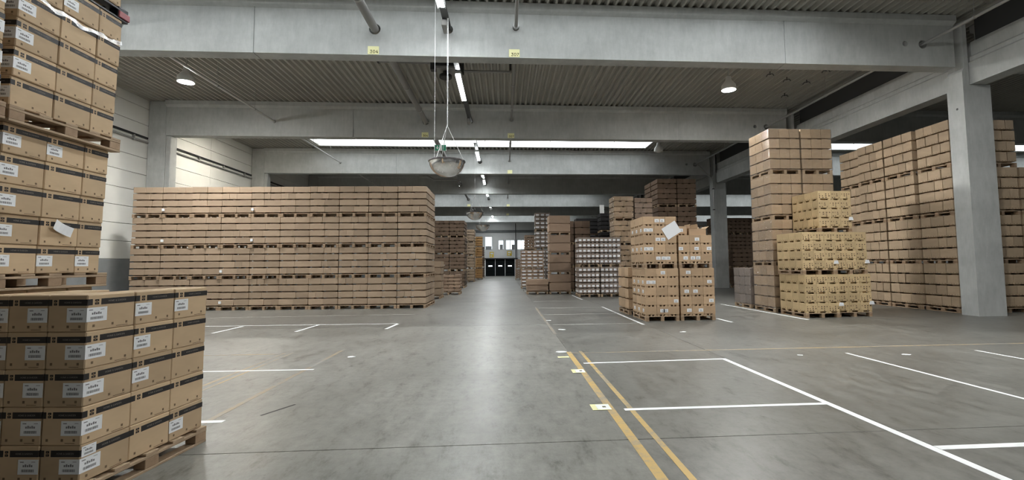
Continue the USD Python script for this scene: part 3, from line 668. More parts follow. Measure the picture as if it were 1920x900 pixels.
def face_frame(face, w, d):
    """A function that places (u along the face from its left edge, z, out) into carton space, and the width of the face."""
    if face == 'front': return (lambda u, z, o: (-w/2+u, -d/2-o, z)), w
    if face == 'right': return (lambda u, z, o: (w/2+o, -d/2+u, z)), d
    if face == 'left': return (lambda u, z, o: (-w/2-o, d/2-u, z)), d
def patch(mb, fr, u0, u1, z0, z1, t=0.0008, o=0.0):
    P = [fr(u, z, oo) for oo in (o, o+t) for u, z in ((u0, z0), (u1, z0), (u1, z1), (u0, z1))]
    mb.add(P, BOXF)
_text = {}
def put_text(mb, fr, s, u, z, h, o):
    if s not in _text:
        t = meshkit.text_mesh(s, 1.0, 0.02); _text[s] = (np.array(t.vertices), np.array(t.faces), t.bounds[1][0])
    v, f, L = _text[s]
    mb.add([fr(u+p[0]*h, z+p[1]*h, o+p[2]*0.02) for p in v], f); return L*h

GH = 0.045          # height of the shadow gap under each carton, where its folded bottom flaps stand on the layer below
def carton_body(w, d, h, groove=0.0, tabs=0, c=0.003):
    mb = MB()
    if groove:
        g = GH; mb.cbox(-w/2, -d/2, g, w/2, d/2, h, c); mb.box(-w/2+groove, -d/2+groove, 0, w/2-groove, d/2-groove, g+0.001)
        if tabs:
            for q in np.linspace(-0.5, 0.5, tabs+1):
                x = max(-w/2+0.03, min(w/2-0.03, q*w)); mb.box(x-0.022, -d/2+0.004, 0, x+0.022, -d/2+groove, g+0.001)
                y = max(-d/2+0.03, min(d/2-0.03, q*d))
                mb.box(-w/2+0.004, y-0.022, 0, -w/2+groove, y+0.022, g+0.001); mb.box(w/2-groove, y-0.022, 0, w/2-0.004, y+0.022, g+0.001)
    else: mb.cbox(-w/2, -d/2, 0, w/2, d/2, h, c)
    return mb

def ship_label(p, fr, u0, u1, z0, z1, o=0.0):
    mb = MB(); patch(mb, fr, u0, u1, z0, z1, 0.0008, o); mesh('shipping_label', mb, 'label_paper', p)
    W_, H_ = u1-u0, z1-z0; mb = MB()
    patch(mb, fr, u0+0.10*W_, u0+0.28*W_, z0+0.80*H_, z0+0.86*H_, 0.0004, o+0.0008)
    patch(mb, fr, u0+0.66*W_, u0+0.85*W_, z0+0.82*H_, z0+0.85*H_, 0.0004, o+0.0008)
    for j in range(5): patch(mb, fr, u0+(0.24+0.10*j)*W_, u0+(0.315+0.10*j)*W_, z0+0.50*H_, z0+(0.68 if j % 2 else 0.63)*H_, 0.0004, o+0.0008)
    q = u0+0.18*W_; pr = random.Random(3)
    while q < u0+0.80*W_:
        b = W_*(0.012+0.02*pr.random()); patch(mb, fr, q, q+b, z0+0.16*H_, z0+0.34*H_, 0.0004, o+0.0008); q += b+W_*(0.008+0.012*pr.random())
    mesh('label_print', mb, 'print_grey', p)

def printed_carton(w, d, h, tone, front, right, extra):
    def build(p):
        mesh('carton_body', carton_body(w, d, h, 0.0, c=0.007), f'card_printed_{tone}', p)
        band, marks, letters = MB(), MB(), MB()
        for face in ('front', 'right', 'left'):
            fr, L = face_frame(face, w, d); z0, z1 = h-0.076, h-0.032
            patch(band, fr, 0.001, 0.10*L, z0, z1); patch(band, fr, 0.27*L, L-0.001, z0, z1)
            a, b = 0.145*L, 0.225*L; m = (z0+z1)/2
            patch(band, fr, a, b, m+0.003, z1-0.003); patch(band, fr, a, b, z0+0.003, m-0.003); patch(marks, fr, a+0.3*(b-a), a+0.6*(b-a), z0+0.008, z1-0.008, 0.0004, 0.0009)
            put_text(letters, fr, 'HOME & GARDEN', 0.27*L+0.14*L, m-0.005, 0.011 if face == 'front' else 0.013, 0.0009)
            for uu in (0.12, 0.50, 0.80): patch(marks, fr, uu*L, uu*L+0.016, 0.028, 0.046)
            patch(marks, fr, 0.6*L, 0.85*L, 0.014, 0.018)
        mesh('printed_band', band, 'print_black', p); tag(mesh('print_marks', marks, 'print_brown', p), kind='stuff'); tag(mesh('band_lettering', letters, 'print_letters', p), kind='stuff')
        if front: fr, L = face_frame('front', w, d); ship_label(p, fr, 0.49*L, L+0.0005, h-0.195, h-0.093)
        if right: fr, L = face_frame('right', w, d); ship_label(p, fr, *((-0.0005, 0.155) if right == 1 else (L-0.155, L)), h-0.195, h-0.093)
        if extra: fr, L = face_frame('right', w, d); ship_label(p, fr, 0.01, 0.30*L, h-0.085, h-0.012, 0.001)
    return klass(('printed', w, d, h, tone, front, right, extra), build)

def stack_frame(ox, oy, rz):
    c, s = math.cos(math.radians(rz)), math.sin(math.radians(rz))
    return lambda x, y: (ox + c*x - s*y, oy + s*x + c*y)

CW, CD, CH = 0.286, 0.392, 0.2625
def printed_load(x1, y0, z, layers, where, rz=0.0, right=None, pmats=WOOD, tipred=False, extra=(), nx=3, turned=False, lean=0.0):
    """Printed cartons 3 x 3 per layer; (x1, y0) is the front right bottom corner. right: per layer from the TOP, the set of columns along the right face with a label."""
    T = stack_frame(x1, y0, rz); pw, pd = nx*(CW+0.003)+0.05, 3*(CD+0.003)+0.05
    if turned: pd -= 0.06
    cx, cy = T(-pw/2+0.03, pd/2-0.025)
    pallet(cx, cy, z, pw, pd, f'wooden pallet under the printed cartons {where}' if pmats is WOOD else f'black plastic pallet with a red corner {where}', None, pmats, rz, tipred)
    for l in range(layers):
        top = layers-1-l; up = ORD[l]
        for iy in range(3):
            for ix in range(nx):
                fromright = nx-1-ix
                if 0 < fromright and iy == 2 and nx > 1: continue
                if 0 < fromright < nx-1 and iy > 0: continue
                r = (2 if right and -1 in right[top] else 1) if right and fromright == 0 and iy in right[top] else 0; e = fromright == 0 and (l, iy) in extra
                j = rng.uniform(0.0, 0.007) if fromright == 0 else 0.0
                j += lean*l; last = turned and iy == 2; w_, d_ = (CD, CW) if last else (CW, CD)
                x, y = T((-(fromright+0.5)*(CW+0.003) if not last else -CD/2-0.0015) + j, iy*(CD+0.003)+d_/2 + rng.uniform(-0.0008, 0.0008))
                k = printed_carton(w_, d_, CH, rng.randrange(3), iy == 0, r, e)
                side = 'right face' if fromright == 0 else ('front face' if iy == 0 else 'left face')
                pos = ('nearest', 'middle', 'far')[iy] if fromright == 0 else f'{ORD[fromright]}-from-corner'
                xform('printed_carton', (x, y, z+PZ+0.001+l*(CH+0.0012)), rz + rng.uniform(-0.25, 0.25)*0.3, ref=k,
                      label=f'{pos} printed carton, {side}, {up} layer, {where}', cat='carton', group=None)
    return z+PZ+0.001+layers*(CH+0.0012)+0.001

near = 'lower left pallet'
printed_load(-2.985, 3.60, 0, 5, near, -5.0, right=[{0, 1, 2}, {0, 1}, {0, 1}, {0}, {0, 2}], extra={(0, 0)})
# the high stack at the left edge: four loads on top of each other, and its nearer neighbour
z = printed_load(-4.40, 4.27, 0, 5, 'hidden bottom pallet of high left stack', turned=True)
z = printed_load(-4.34, 4.27, z, 5, 'second pallet of high left stack', right=[{0, 1}, {0}, {0}, {0}, {0, 1, 2}], turned=True, lean=0.009)
z = printed_load(-4.27, 4.27, z, 5, 'third pallet of high left stack', right=[{0, 1}, {0}, {0}, {0}, set()], turned=True, lean=0.009)
z = printed_load(-4.255, 4.27, z, 2, 'top pallet of high left stack', right=[set(), set()], pmats=PLAS, tipred=True, turned=True)
z = 0
for nm, x in (('bottom', -4.40), ('second', -4.34), ('third', -4.26)):
    z = printed_load(x, 3.0, z, 5, f'{nm} pallet of stack at left frame edge', right=[{2, -1}]*5, nx=1)
# loose paper on the second pallet
t = MB(); n = 6
T0 = np.array([-4.318, 4.86, 2.045])
for s_, o in ((1, 0.0), (-1, 0.0015)):
    g = [(u, v) for u in np.linspace(-0.10, 0.10, n) for v in np.linspace(-0.05, 0.05, 4)]
    V = [(T0[0]+0.012+0.03*abs(u)*abs(v)*40*0.1+o*s_*0.5+0.02*(u/0.1)**2, T0[1]+u*0.92+v*0.35, T0[2]-u*0.38+v*0.92) for u, v in g]
    F = []
    for a in range(n-1):
        for b in range(3):
            q = (a*4+b, (a+1)*4+b, (a+1)*4+b+1, a*4+b+1); F += [(q[0], q[1], q[2]), (q[0], q[2], q[3])] if s_ > 0 else [(q[0], q[2], q[1]), (q[0], q[3], q[2])]
    t.add(V, F)
mesh('paper_slip', t, 'label_paper', label='loose tilted white paper slip on the high left stack', cat='paper')
# glossy stretch film band round the third pallet of the high stack
t = MB()
ys_ = np.linspace(4.30, 5.34, 40)
zc_ = 4.13 - 0.05*np.sin((ys_-4.3)*3.0) + 0.012*np.sin(ys_*19)
top = [(-4.219, y, zz+0.022+0.006*math.sin(y*41)) for y, zz in zip(ys_, zc_)]; bot = [(-4.213+0.004*math.sin(y*53), y, zz-0.02+0.008*math.sin(y*27)) for y, zz in zip(ys_, zc_)]
V = top+bot+[(x-0.003, y, q) for x, y, q in top+bot]; N = len(ys_); F = []
for i in range(N-1):
    F += [(i, N+i, N+i+1), (i, N+i+1, i+1), (2*N+i, 3*N+i+1, 3*N+i), (2*N+i, 2*N+i+1, 3*N+i+1), (i, i+1, 2*N+i+1), (i, 2*N+i+1, 2*N+i), (N+i, 3*N+i+1, N+i+1), (N+i, 3*N+i, 3*N+i+1)]
t.add(V, F); mesh('film_band', t, 'film_tape', label='shiny stretch film strip around the third pallet of the high stack', cat='film', smooth=60)

# ---- plain kinds: one mesh per kind of carton, copies by reference
def simple_carton(style, mat, w, d, h, tone, opts=()):
    def build(p):
        if style == 'row': mesh('carton_body', carton_body(w, d, h, 0.085), f'{mat}_{tone}', p)
        elif style == 'large':
            mesh('carton_body', carton_body(w, d, h, 0.085), f'{mat}_{tone}', p)
            mb = MB()
            for face in ('front', 'left'):
                fr, L = face_frame(face, w, d); n = max(2, int(L/0.09))
                for i in range(n): patch(mb, fr, (i+0.35)*L/n, (i+0.65)*L/n, 0.065, 0.082)
            tag(mesh('print_marks', mb, 'print_brown', p), kind='stuff')
        elif style == 'labelled':
            mesh('carton_body', carton_body(w, d, h, 0.085, 2), f'{mat}_{tone}', p)
            for face, u in opts:
                fr, L = face_frame(face, w, d); lw = min(0.15, 0.4*L) if face == 'front' else 0.14; ship_label(p, fr, u*(L-lw), u*(L-lw)+lw, 0.105, 0.20)
        elif style == 'tan':
            mesh('carton_body', carton_body(w, d, h, 0.085, 1), f'{mat}_{tone}', p)
            mb = MB(); fr, L = face_frame('front', w, d); pr = random.Random(tone+1)
            for i in range(4):
                u = (0.08+0.24*i)*L
                for j in range(3):
                    if pr.random() < 0.75: patch(mb, fr, u, u+0.10*L*(0.5+pr.random()), 0.06+0.055*j, 0.092+0.055*j)
            fr, L = face_frame('left', w, d)
            for i in range(3): patch(mb, fr, (0.15+0.28*i)*L, (0.22+0.28*i)*L, 0.06, 0.085)
            tag(mesh('print_marks', mb, 'print_brown', p), kind='stuff')
    return klass((style, mat, round(w, 4), round(d, 4), round(h, 4), tone, tuple(opts)), build)

# ---- the long row by the left wall: ten columns, four tiers, four layers
ROWX0, ROWPITCH, ROWY, RH = -14.42, 1.137, 18.72, 0.263
PAT = [(0.5, 0.5), (0.5, 0.5), (0.42, 0.58), (0.58, 0.42), (0.25, 0.25, 0.5), (0.5, 0.25, 0.25), (0.42, 0.22, 0.36), (1.0,)]
zrow = lambda t: t*(PZ+4*RH+0.006)
STICK = {(1, 3, 0), (1, 2, 0), (3, 1, 0), (3, 0, 0), (4, 3, 0), (4, 2, 0)}
rest = MB()
for c in range(10):
    x0 = ROWX0 + c*ROWPITCH; w = 1.112
    off = [rng.uniform(-0.02, 0.02) for _ in range(4)]
    for t in range(4):
        z = zrow(t); col = ORD[c]; tier = ('bottom', 'second', 'third', 'top')[t]
        y0 = ROWY + 0.045*(9-c) + off[t]
        depth = 1.0
        pallet(x0+w/2, y0+depth/2, z, w, depth, f'wooden pallet under the {tier} tier, {col} column of the left carton row', None)
        for l in range(4):
            pat = PAT[0] if (l + t) % 2 == 0 and rng.random() < 0.45 else rng.choice(PAT[:7])
            u = 0.0
            for i, q in enumerate(pat):
                cw = round(q*w - 0.005, 3); cx = x0 + (u+q/2)*w; u += q
                yy = y0 + 0.02 + rng.uniform(-0.008, 0.012)
                zz = z + PZ + 0.001 + l*(RH+0.0008)
                if c < 2 or (c == 2 and t == 0):          # past 300: the smallest, at the far left end
                    b = carton_body(cw, 0.42, RH, 0.085); v, f = b.get(); rest.add(v + np.array([cx, yy+0.21, zz]), f)
                    continue
                k = simple_carton('row', 'card_row', cw, 0.42, RH, rng.randrange(3))
                where = ('left', 'right') if len(pat) == 2 else ('left', 'middle', 'right')
                xform('brown_carton', (cx, yy+0.21, zz), rng.uniform(-0.4, 0.4) if len(pat) < 4 else 0, ref=k,
                      label=f'{where[i]} plain carton, {ORD[l]} layer up, {tier} tier, {col} column, left row', cat='carton')
            if c == 9:                                     # the end of the row, seen from the aisle
                for j in range(2):
                    k = simple_carton('row', 'card_row', 0.40, 0.28, RH, rng.randrange(3))
                    xform('brown_carton', (x0+w-0.20-0.006, y0+0.465+0.145+j*0.285, z+PZ+0.001+l*(RH+0.0008)), 0, ref=k,
                          label=f'{("nearer", "farther")[j]} plain carton, aisle end, {ORD[l]} layer, {tier} tier, left row', cat='carton')
mesh('brown_cartons_left_end', rest, 'card_row_1', label='stacked plain brown cartons at the wall end of the left row', cat='cartons', kind='stuff')
for t in range(4):                                         # second pallet deep at the aisle end
    z = zrow(t); tier = ('bottom', 'second', 'third', 'top')[t]; x1 = ROWX0+9*ROWPITCH+1.112
    pallet(x1-0.55, ROWY+1.75, z, 1.1, 1.3, f'wooden pallet in the second line, {tier} tier, aisle end of left row', None)
    for l in range(4):
        n = 3 if (l+t) % 2 else 2
        for j in range(n):
            dd = 1.28/n - 0.006; k = simple_carton('row', 'card_row', 0.40, round(dd, 3), RH, rng.randrange(3))
            xform('brown_carton', (x1-0.22, ROWY+1.12+(j+0.5)*1.28/n, z+PZ+0.001+l*(RH+0.0008)), 0, ref=k,
                  label=f'{ORD[j]} carton, {ORD[l]} layer, {tier} tier, second line at aisle end, left row', cat='carton')
for c, t, l in ((1, 3, 0), (1, 2, 0), (3, 1, 0), (3, 0, 0), (4, 3, 0), (4, 2, 0)):
    x = ROWX0+c*ROWPITCH+0.06; z = zrow(t)+PZ+0.16; y = ROWY+0.045*(9-c)-0.03
    mb = MB(); mb.cbox(x-0.045, y-0.002, z-0.05, x+0.045, y+0.032, z+0.05, 0.001)
    mesh('paper_tag', mb, 'label_paper', label=f'small white paper tag on the {ORD[c]} column, {("bottom","second","third","top")[t]} tier, left row', cat='paper tag')

# ---- grid load helper for the stacks on the right
def grid_load(style, mat, x0, y0, z, w, d, layers, h, nx, ny, where, name='carton', labels=None, with_pallet=True, right_side=True, split=None):
    if with_pallet:
        pallet(x0+w/2, y0+d/2, z, w, d, f'wooden pallet under the cartons, {where}', None); z += PZ+0.001
    for l in range(layers):
        fx = [1/nx]*nx
        if split and l % 2: fx = split
        fy = [1/ny]*ny if not (split and l % 2 == 0) else [1/(ny+1)]*(ny+1)
        ny_ = len(fy); nx_ = len(fx)
        for iy in range(ny_):
            u = 0
            for ix in range(nx_):
                cxf = fx[ix]; uu = u; u += cxf
                if 0 < ix < nx_-1 and iy > 0: continue
                if ix == nx_-1 and iy > 0 and not right_side: continue
                cw, cd = round(w*cxf-0.003, 3), round(d*fy[iy]-0.003, 3)
                opts = labels(l, ix, iy) if labels else ()
                k = simple_carton(style, mat, cw, cd, h, rng.randrange(3), opts)
                if iy == 0: pos = ('left', 'right')[ix] if nx_ == 2 else (('left', 'middle', 'right')[ix] if nx_ == 3 else ORD[ix]) + ' front'
                else: pos = f'{ORD[iy-1]} {"left" if ix == 0 else "right"} side'
                xform(name, (x0+(uu+cxf/2)*w + rng.uniform(-0.0008, 0.0008), y0+(sum(fy[:iy])+fy[iy]/2)*d + (rng.uniform(-0.006, 0.0) if iy == 0 else 0), z+l*(h+0.0008)), 0, ref=k,
                      label=f'{pos} carton, {ORD[l]} layer up, {where}', cat='carton')
    return z+layers*(h+0.0008)+0.001

# labelled cartons in the middle right: fronts and left sides carry white labels
def lab_from(table):
    def f(l, ix, iy):
        o = []
        if iy == 0:
            for (a, b, u) in table:
                if (a, b) == (l, ix): o.append(('front', u))
        if ix == 0 and ('side', l) in table_side: o.append(('left', 0.5))
        return tuple(o)
    return f
table_side = {('side', 0), ('side', 2), ('side', 3)}
LT1 = [(0, 1, 0.5), (0, 1, 1.0), (1, 2, 0.9), (3, 0, 0.2), (3, 0, 0.9), (4, 1, 0.7)]
z = grid_load('labelled', 'card_labelled', 4.04, 13.36, 0, 0.99, 1.35, 5, 0.2725, 3, 3, 'lower left labelled stack', 'labelled_carton', lab_from(LT1))
table_side = {('side', 1), ('side', 3)}
LT2 = [(0, 1, 0.2), (0, 2, 0.0), (0, 1, 1.0), (1, 0, 0.1), (1, 0, 0.8), (2, 1, 0.2), (2, 1, 1.0), (3, 0, 0.1), (3, 0, 0.8), (3, 2, 0.2), (4, 1, 0.1), (4, 1, 0.9)]
z2 = grid_load('labelled', 'card_labelled', 4.02, 13.37, z, 0.99, 1.35, 5, 0.2725, 3, 3, 'upper left labelled stack', 'labelled_carton', lab_from(LT2))
table_side = set()
LT3 = [(0, 0, 0.9), (0, 1, 0.9), (1, 2, 0.8), (2, 0, 0.6), (2, 1, 0.2), (3, 2, 0.6), (4, 0, 0.9)]
z = grid_load('labelled', 'card_labelled', 5.08, 13.38, 0, 1.03, 1.35, 5, 0.2725, 3, 3, 'lower right labelled stack', 'labelled_carton', lab_from(LT3))
LT4 = [(0, 0, 0.7), (0, 1, 0.1), (0, 1, 0.9), (1, 0, 0.0), (1, 1, 0.7), (1, 2, 0.9), (2, 1, 0.8)]
z = grid_load('labelled', 'card_labelled', 5.07, 13.39, z, 1.0, 1.35, 3, 0.2725, 3, 3, 'upper right labelled stack', 'labelled_carton', lab_from(LT4))
k = simple_carton('labelled', 'card_labelled', 0.33, 0.42, 0.2725, 1, (('front', 0.4),))
xform('labelled_carton', (5.23, 13.75, z), 0, ref=k, label='lone labelled carton left of the opened carton on the labelled stack', cat='carton')
k = simple_carton('row', 'card_labelled', 0.33, 0.42, 0.33, 0)
t = xform('open_carton', (5.70, 13.72, z), 3.0, label='opened carton with raised flaps on the right labelled stack', cat='carton')
mb = MB()
for q in ((-0.26, -0.2, 0.26, -0.194), (-0.26, 0.194, 0.26, 0.2), (-0.26, -0.194, -0.254, 0.194), (0.254, -0.194, 0.26, 0.194)): mb.box(q[0], q[1], 0, q[2], q[3], 0.2)
mb.box(-0.254, -0.194, 0.0, 0.254, 0.194, 0.01); mesh('carton_body', mb, 'card_labelled_0', path(t))
def flap(P, n, th=0.005):
    P = np.array(P, float); n = np.array(n, float)*th; mb = MB(); mb.add(np.vstack([P, P+n]), BOXF); return mb
mesh('flap', flap([(-0.26, -0.2, 0.2), (0.0, -0.2, 0.2), (-0.02, -0.24, 0.33), (-0.24, -0.25, 0.30)], (0, -0.9, -0.3)), 'card_labelled_2', path(t))
mesh('flap', flap([(-0.26, 0.2, 0.2), (0.26, 0.2, 0.2), (0.22, 0.24, 0.30), (-0.2, 0.24, 0.31)], (0, 0.9, 0.3)), 'card_labelled_0', path(t))
mesh('flap', flap([(0.26, -0.2, 0.2), (0.26, 0.2, 0.2), (0.36, 0.19, 0.27), (0.36, -0.19, 0.27)], (0.3, 0, -0.9)), 'card_labelled_1', path(t))
mesh('flap', flap([(-0.26, -0.2, 0.2), (-0.26, 0.2, 0.2), (-0.22, 0.19, 0.33), (-0.22, -0.19, 0.33)], (-0.9, 0, 0.3)), 'card_labelled_1', path(t))
# big sheet of paper hanging on the upper left labelled stack
mb = MB(); c0 = np.array([4.86, 13.366, 2.62]); R = 0.235; ang = math.radians(32)
for s_, o in ((1, 0), (-1, 0.002)):
    g = [(u, v) for u in np.linspace(-1, 1, 6) for v in np.linspace(-0.8, 0.8, 6)]
    V = [(c0[0]+R*(u*math.cos(ang)-v*math.sin(ang)), c0[1]-0.012*u*u+o, c0[2]+R*(u*math.sin(ang)+v*math.cos(ang))) for u, v in g]
    F = []
    for a in range(5):
        for b in range(5):
            q = (a*6+b, (a+1)*6+b, (a+1)*6+b+1, a*6+b+1); F += [(q[0], q[1], q[2]), (q[0], q[2], q[3])] if s_ > 0 else [(q[0], q[2], q[1]), (q[0], q[3], q[2])]
    mb.add(V, F)
mesh('paper_sheet', mb, 'label_paper', label='white paper sheet hanging tilted on the upper left labelled stack', cat='paper', smooth=50)
# plain stack behind the labelled ones
grid_load('large', 'card_labelled', 4.02, 15.15, 0, 1.0, 1.3, 4, 0.345, 2, 3, 'plain pallet behind the labelled stacks', 'large_carton', right_side=False)

# tan cartons
zt = {}
for cxn, x in (('left', 8.92), ('right', 10.0)):
    z = grid_load('tan', 'card_tan', x, 13.47 + (0 if cxn == 'left' else 0.12), 0, 1.05 if cxn == 'left' else 1.08, 1.3, 4, 0.283, 3, 4, f'bottom {cxn} tan stack', 'tan_carton')
    z = grid_load('tan', 'card_tan', x-0.02, 13.5 + (0 if cxn == 'left' else 0.12), z, 1.05, 1.3, 4, 0.283, 3, 4, f'middle {cxn} tan stack', 'tan_carton')
grid_load('tan', 'card_tan', 9.62, 13.72, z, 1.06, 1.3, 4, 0.283, 3, 4, 'single top tan pallet', 'tan_carton', split=[0.4, 0.3, 0.3])
for x, y, z, lab in ((10.0, 13.42, 0.40, 'bottom left'), (11.05, 13.54, 0.42, 'bottom right'), (9.92, 13.45, 1.65, 'middle left'), (11.0, 13.57, 1.66, 'middle right'), (10.62, 13.66, 2.98, 'top')):
    mb = MB(); mb.add([(x-0.07, y-0.004, z-0.05), (x+0.07, y-0.004, z-0.05), (x+0.07, y+0.03, z-0.05), (x-0.07, y+0.03, z-0.05), (x-0.045, y-0.004, z+0.05), (x+0.045, y-0.004, z+0.05), (x+0.045, y+0.03, z+0.05), (x-0.045, y+0.03, z+0.05)], BOXF)
    mesh('paper_tag', mb, 'label_paper', label=f'small white tag on the {lab} tan carton pallet', cat='paper tag')

# ---- loads that are wrapped or too far to lift a carton out: one thing per load
def load(name, label, x0, y0, z0, w, d, layers, h, nx, ny, mat, film=False, label_side=None, groove=0.06, gh=0.055, stuff=False, group=None, seams=None):
    """One wrapped pallet load standing at its centre; parts: pallet, every carton, film."""
    global GH
    was, GH = GH, gh
    t = xform(name, (x0+w/2, y0+d/2, z0), label=label, cat='pallet load', group=group); P = path(t)
    mb = MB()
    for n, b, m in pallet_parts(w, d, WOOD): v, f = b.get(); mb.add(v, f)
    mesh('pallet', mb, 'pallet_wood', P)
    allb, labs = MB(), MB()
    for l in range(layers):
        z = PZ+0.001+l*(h+0.001)
        nxl = nx if not seams or l % 2 == 0 else seams
        for iy in range(ny):
            for ix in range(nxl):
                if 0 < ix < nxl-1 and iy > 0: continue
                cw, cd = w/nxl-0.006, d/ny-0.006
                b = carton_body(cw, cd, h, groove); v, f = b.get(); v = v+np.array([-w/2+(ix+0.5)*w/nxl+rng.uniform(-0.002, 0.002), -d/2+(iy+0.5)*d/ny, z])
                if stuff: allb.add(v, f)
                else: pr = mesh('carton', (v, f), f'{mat}_{rng.randrange(3)}', P)
                if label_side and (iy == 0 or ix == 0):
                    for face in (['front'] if iy == 0 else [])+(['left'] if ix == 0 else []):
                        fr, L = face_frame(face, cw, cd); lb = MB(); patch(lb, fr, 0.15*L, 0.78*L, 0.32*h, 0.70*h)
                        vv, ff = lb.get(); vv = vv+np.array([-w/2+(ix+0.5)*w/nxl, -d/2+(iy+0.5)*d/ny, z])
                        if stuff: labs.add(vv, ff)
                        else: mesh('paper_label', (vv, ff), 'label_paper', path(pr))
    if stuff:
        tag(mesh('cartons', allb, f'{mat}_1', P), kind='stuff')
        if labs.n: tag(mesh('paper_labels', labs, 'label_paper', P), kind='stuff')
    if film:
        e = 0.008; H0, H1 = PZ-0.02, PZ+layers*(h+0.001)
        n = 14; mb = MB()
        ring = [(-w/2-e, -d/2-e), (w/2+e, -d/2-e), (w/2+e, d/2+e), (-w/2-e, d/2+e)]
        pts = []
        for a in range(4):
            p, q = np.array(ring[a]), np.array(ring[(a+1) % 4])
            pts += [p+(q-p)*s for s in np.linspace(0, 1, n, endpoint=False)]
        m_ = len(pts); zs = np.linspace(H0, H1, 10)
        V = []; pr = np.random.default_rng(int(abs(x0*100))+int(z0*10))
        for zz in zs:
            for p in pts: V.append((p[0]+pr.uniform(-0.004, 0.004), p[1]+pr.uniform(-0.004, 0.004), zz))
        F = []
        for i in range(len(zs)-1):
            for j in range(m_):
                k2 = (j+1) % m_; F += [(i*m_+j, i*m_+k2, (i+1)*m_+k2), (i*m_+j, (i+1)*m_+k2, (i+1)*m_+j)]
        mb.add(V, F); mesh('stretch_film', mb, 'stretch_film', P, smooth=True, label='clear stretch film')
    GH = was
    return z0+PZ+0.001+layers*(h+0.001)+0.002

# the tall wrapped stack behind the tan cartons
TN = ('bottom', 'second', 'third', 'top')
for cn, x in (('left', 8.93), ('right', 10.06)):
    z = 0
    for t in range(4):
        z = load('wrapped_load', f'{TN[t]} load of the {cn} column in the tall film-wrapped stack', x + (0 if t < 2 else 0.02), 15.09, z, 1.08, 1.28, 4, 0.349, 3, 3, 'card_wrapped', film=True, groove=0.07, gh=0.042)
load('wrapped_load', 'single low wrapped load left behind the tall wrapped stack', 8.93, 16.62, 0, 1.05, 1.22, 4, 0.33, 3, 3, 'card_grey', film=True, groove=0.02, gh=0.03)

# the large cartons of the right hand row behind the nearest pillar
LH = 0.352
def large_side(y0, y1, x, z, where):
    pallet(x+0.5, (y0+y1)/2, z, 1.0, y1-y0, f'wooden pallet, {where}', None); z += PZ+0.001
    for l in range(4):
        pat = rng.choice([(0.26, 0.26, 0.48), (0.48, 0.26, 0.26), (0.35, 0.32, 0.33), (0.3, 0.4, 0.3), (0.5, 0.25, 0.25), (0.33, 0.34, 0.33)]); u = 0
        for i, q in enumerate(pat):
            L = y1-y0; k = simple_carton('large', 'card_large', 0.5, round(L*q-0.008 - (0.03 if rng.random() < 0.3 else 0), 3), LH, rng.randrange(3))
            xform('large_carton', (x+0.25+rng.uniform(0, 0.008), y1-(u+q/2)*L, z+l*(LH+0.0008)), rng.uniform(-0.3, 0.3), ref=k,
                  label=f'{("left", "middle", "right")[i]} large carton, {ORD[l]} layer, {where}', cat='carton'); u += q
    return z+4*(LH+0.0008)+0.001
for ci, (y0, y1, x) in enumerate([(14.02, 15.24, 14.36), (15.34, 16.58, 14.30), (16.64, 17.90, 14.31), (17.98, 19.1, 14.46)]):
    z = 0
    for t in range(4): z = large_side(y0, y1, x, z, f'{TN[t]} tier, {ORD[ci]} column behind the near pillar')
def large_front(x0, x1, y, z, where, layers=4):
    pallet((x0+x1)/2, y+0.5, z, x1-x0, 1.0, f'wooden pallet, {where}', None); z += PZ+0.001
    for l in range(layers):
        pat = rng.choice([(0.33, 0.33, 0.34), (0.26, 0.37, 0.37), (0.5, 0.5), (0.37, 0.37, 0.26)]); u = 0
        for i, q in enumerate(pat):
            L = x1-x0; k = simple_carton('large', 'card_large', round(L*q-0.010 - (0.02 if rng.random() < 0.3 else 0), 3), 0.45, LH, rng.randrange(3))
            xform('large_carton', (x0+(u+q/2)*L, y+0.225+rng.uniform(0, 0.012), z+l*(LH+0.0008)), rng.uniform(-0.3, 0.3), ref=k,
                  label=f'{("left", "middle", "right")[i] if len(pat) == 3 else ("left", "right")[i]} large carton, {ORD[l]} layer, {where}', cat='carton'); u += q
    return z+layers*(LH+0.0008)+0.001
for ci, (x0, x1, nt) in enumerate([(15.40, 16.62, 4), (16.68, 17.9, 3), (17.96, 19.2, 3)]):
    z = 0
    for t in range(nt): z = large_front(x0, x1, 13.98, z, f'{TN[t]} tier, {ORD[ci]} column right of the near pillar')

# ---- stacks farther back, right of the aisle
def tower(name, desc, x0, y0, w, d, tiers, layers, h, nx, ny, mat, **k):
    z = 0
    for t in range(tiers):
        tn = 'only' if tiers == 1 else ('bottom', 'second', 'third', 'top')[t if tiers == 4 else (t if t < tiers-1 else 3)]
        j = k.pop('jit', None) if False else 0
        z = load(name, f'{tn} load of {desc}', x0+rng.uniform(-0.02, 0.02), y0, z, w, d, layers, h, nx, ny, mat, **k)
    return z
tower('wrapped_load', 'the left column in the grey stack of white-labelled cartons', 3.74, 23.72, 1.09, 1.1, 2, 5, 0.272, 5, 3, 'card_grey', label_side=True)
tower('wrapped_load', 'the right column in the grey stack of white-labelled cartons', 4.88, 23.72, 1.09, 1.1, 2, 5, 0.272, 5, 3, 'card_grey', label_side=True, film=True)
tower('big_carton_load', 'the column of large plain cartons right of the aisle', 2.50, 26.3, 1.2, 1.1, 4, 2, 0.478, 1, 1, 'card_far')
tower('big_carton_load', 'the low pile at the foot of the big carton column', 1.24, 26.4, 1.2, 1.1, 1, 2, 0.335, 1, 1, 'card_far')
tower('wrapped_load', 'the pale wrapped stack above the grey labelled stack, left column', 6.02, 25.3, 1.1, 1.15, 4, 4, 0.298, 2, 2, 'card_wrapped', film=True, seams=3)
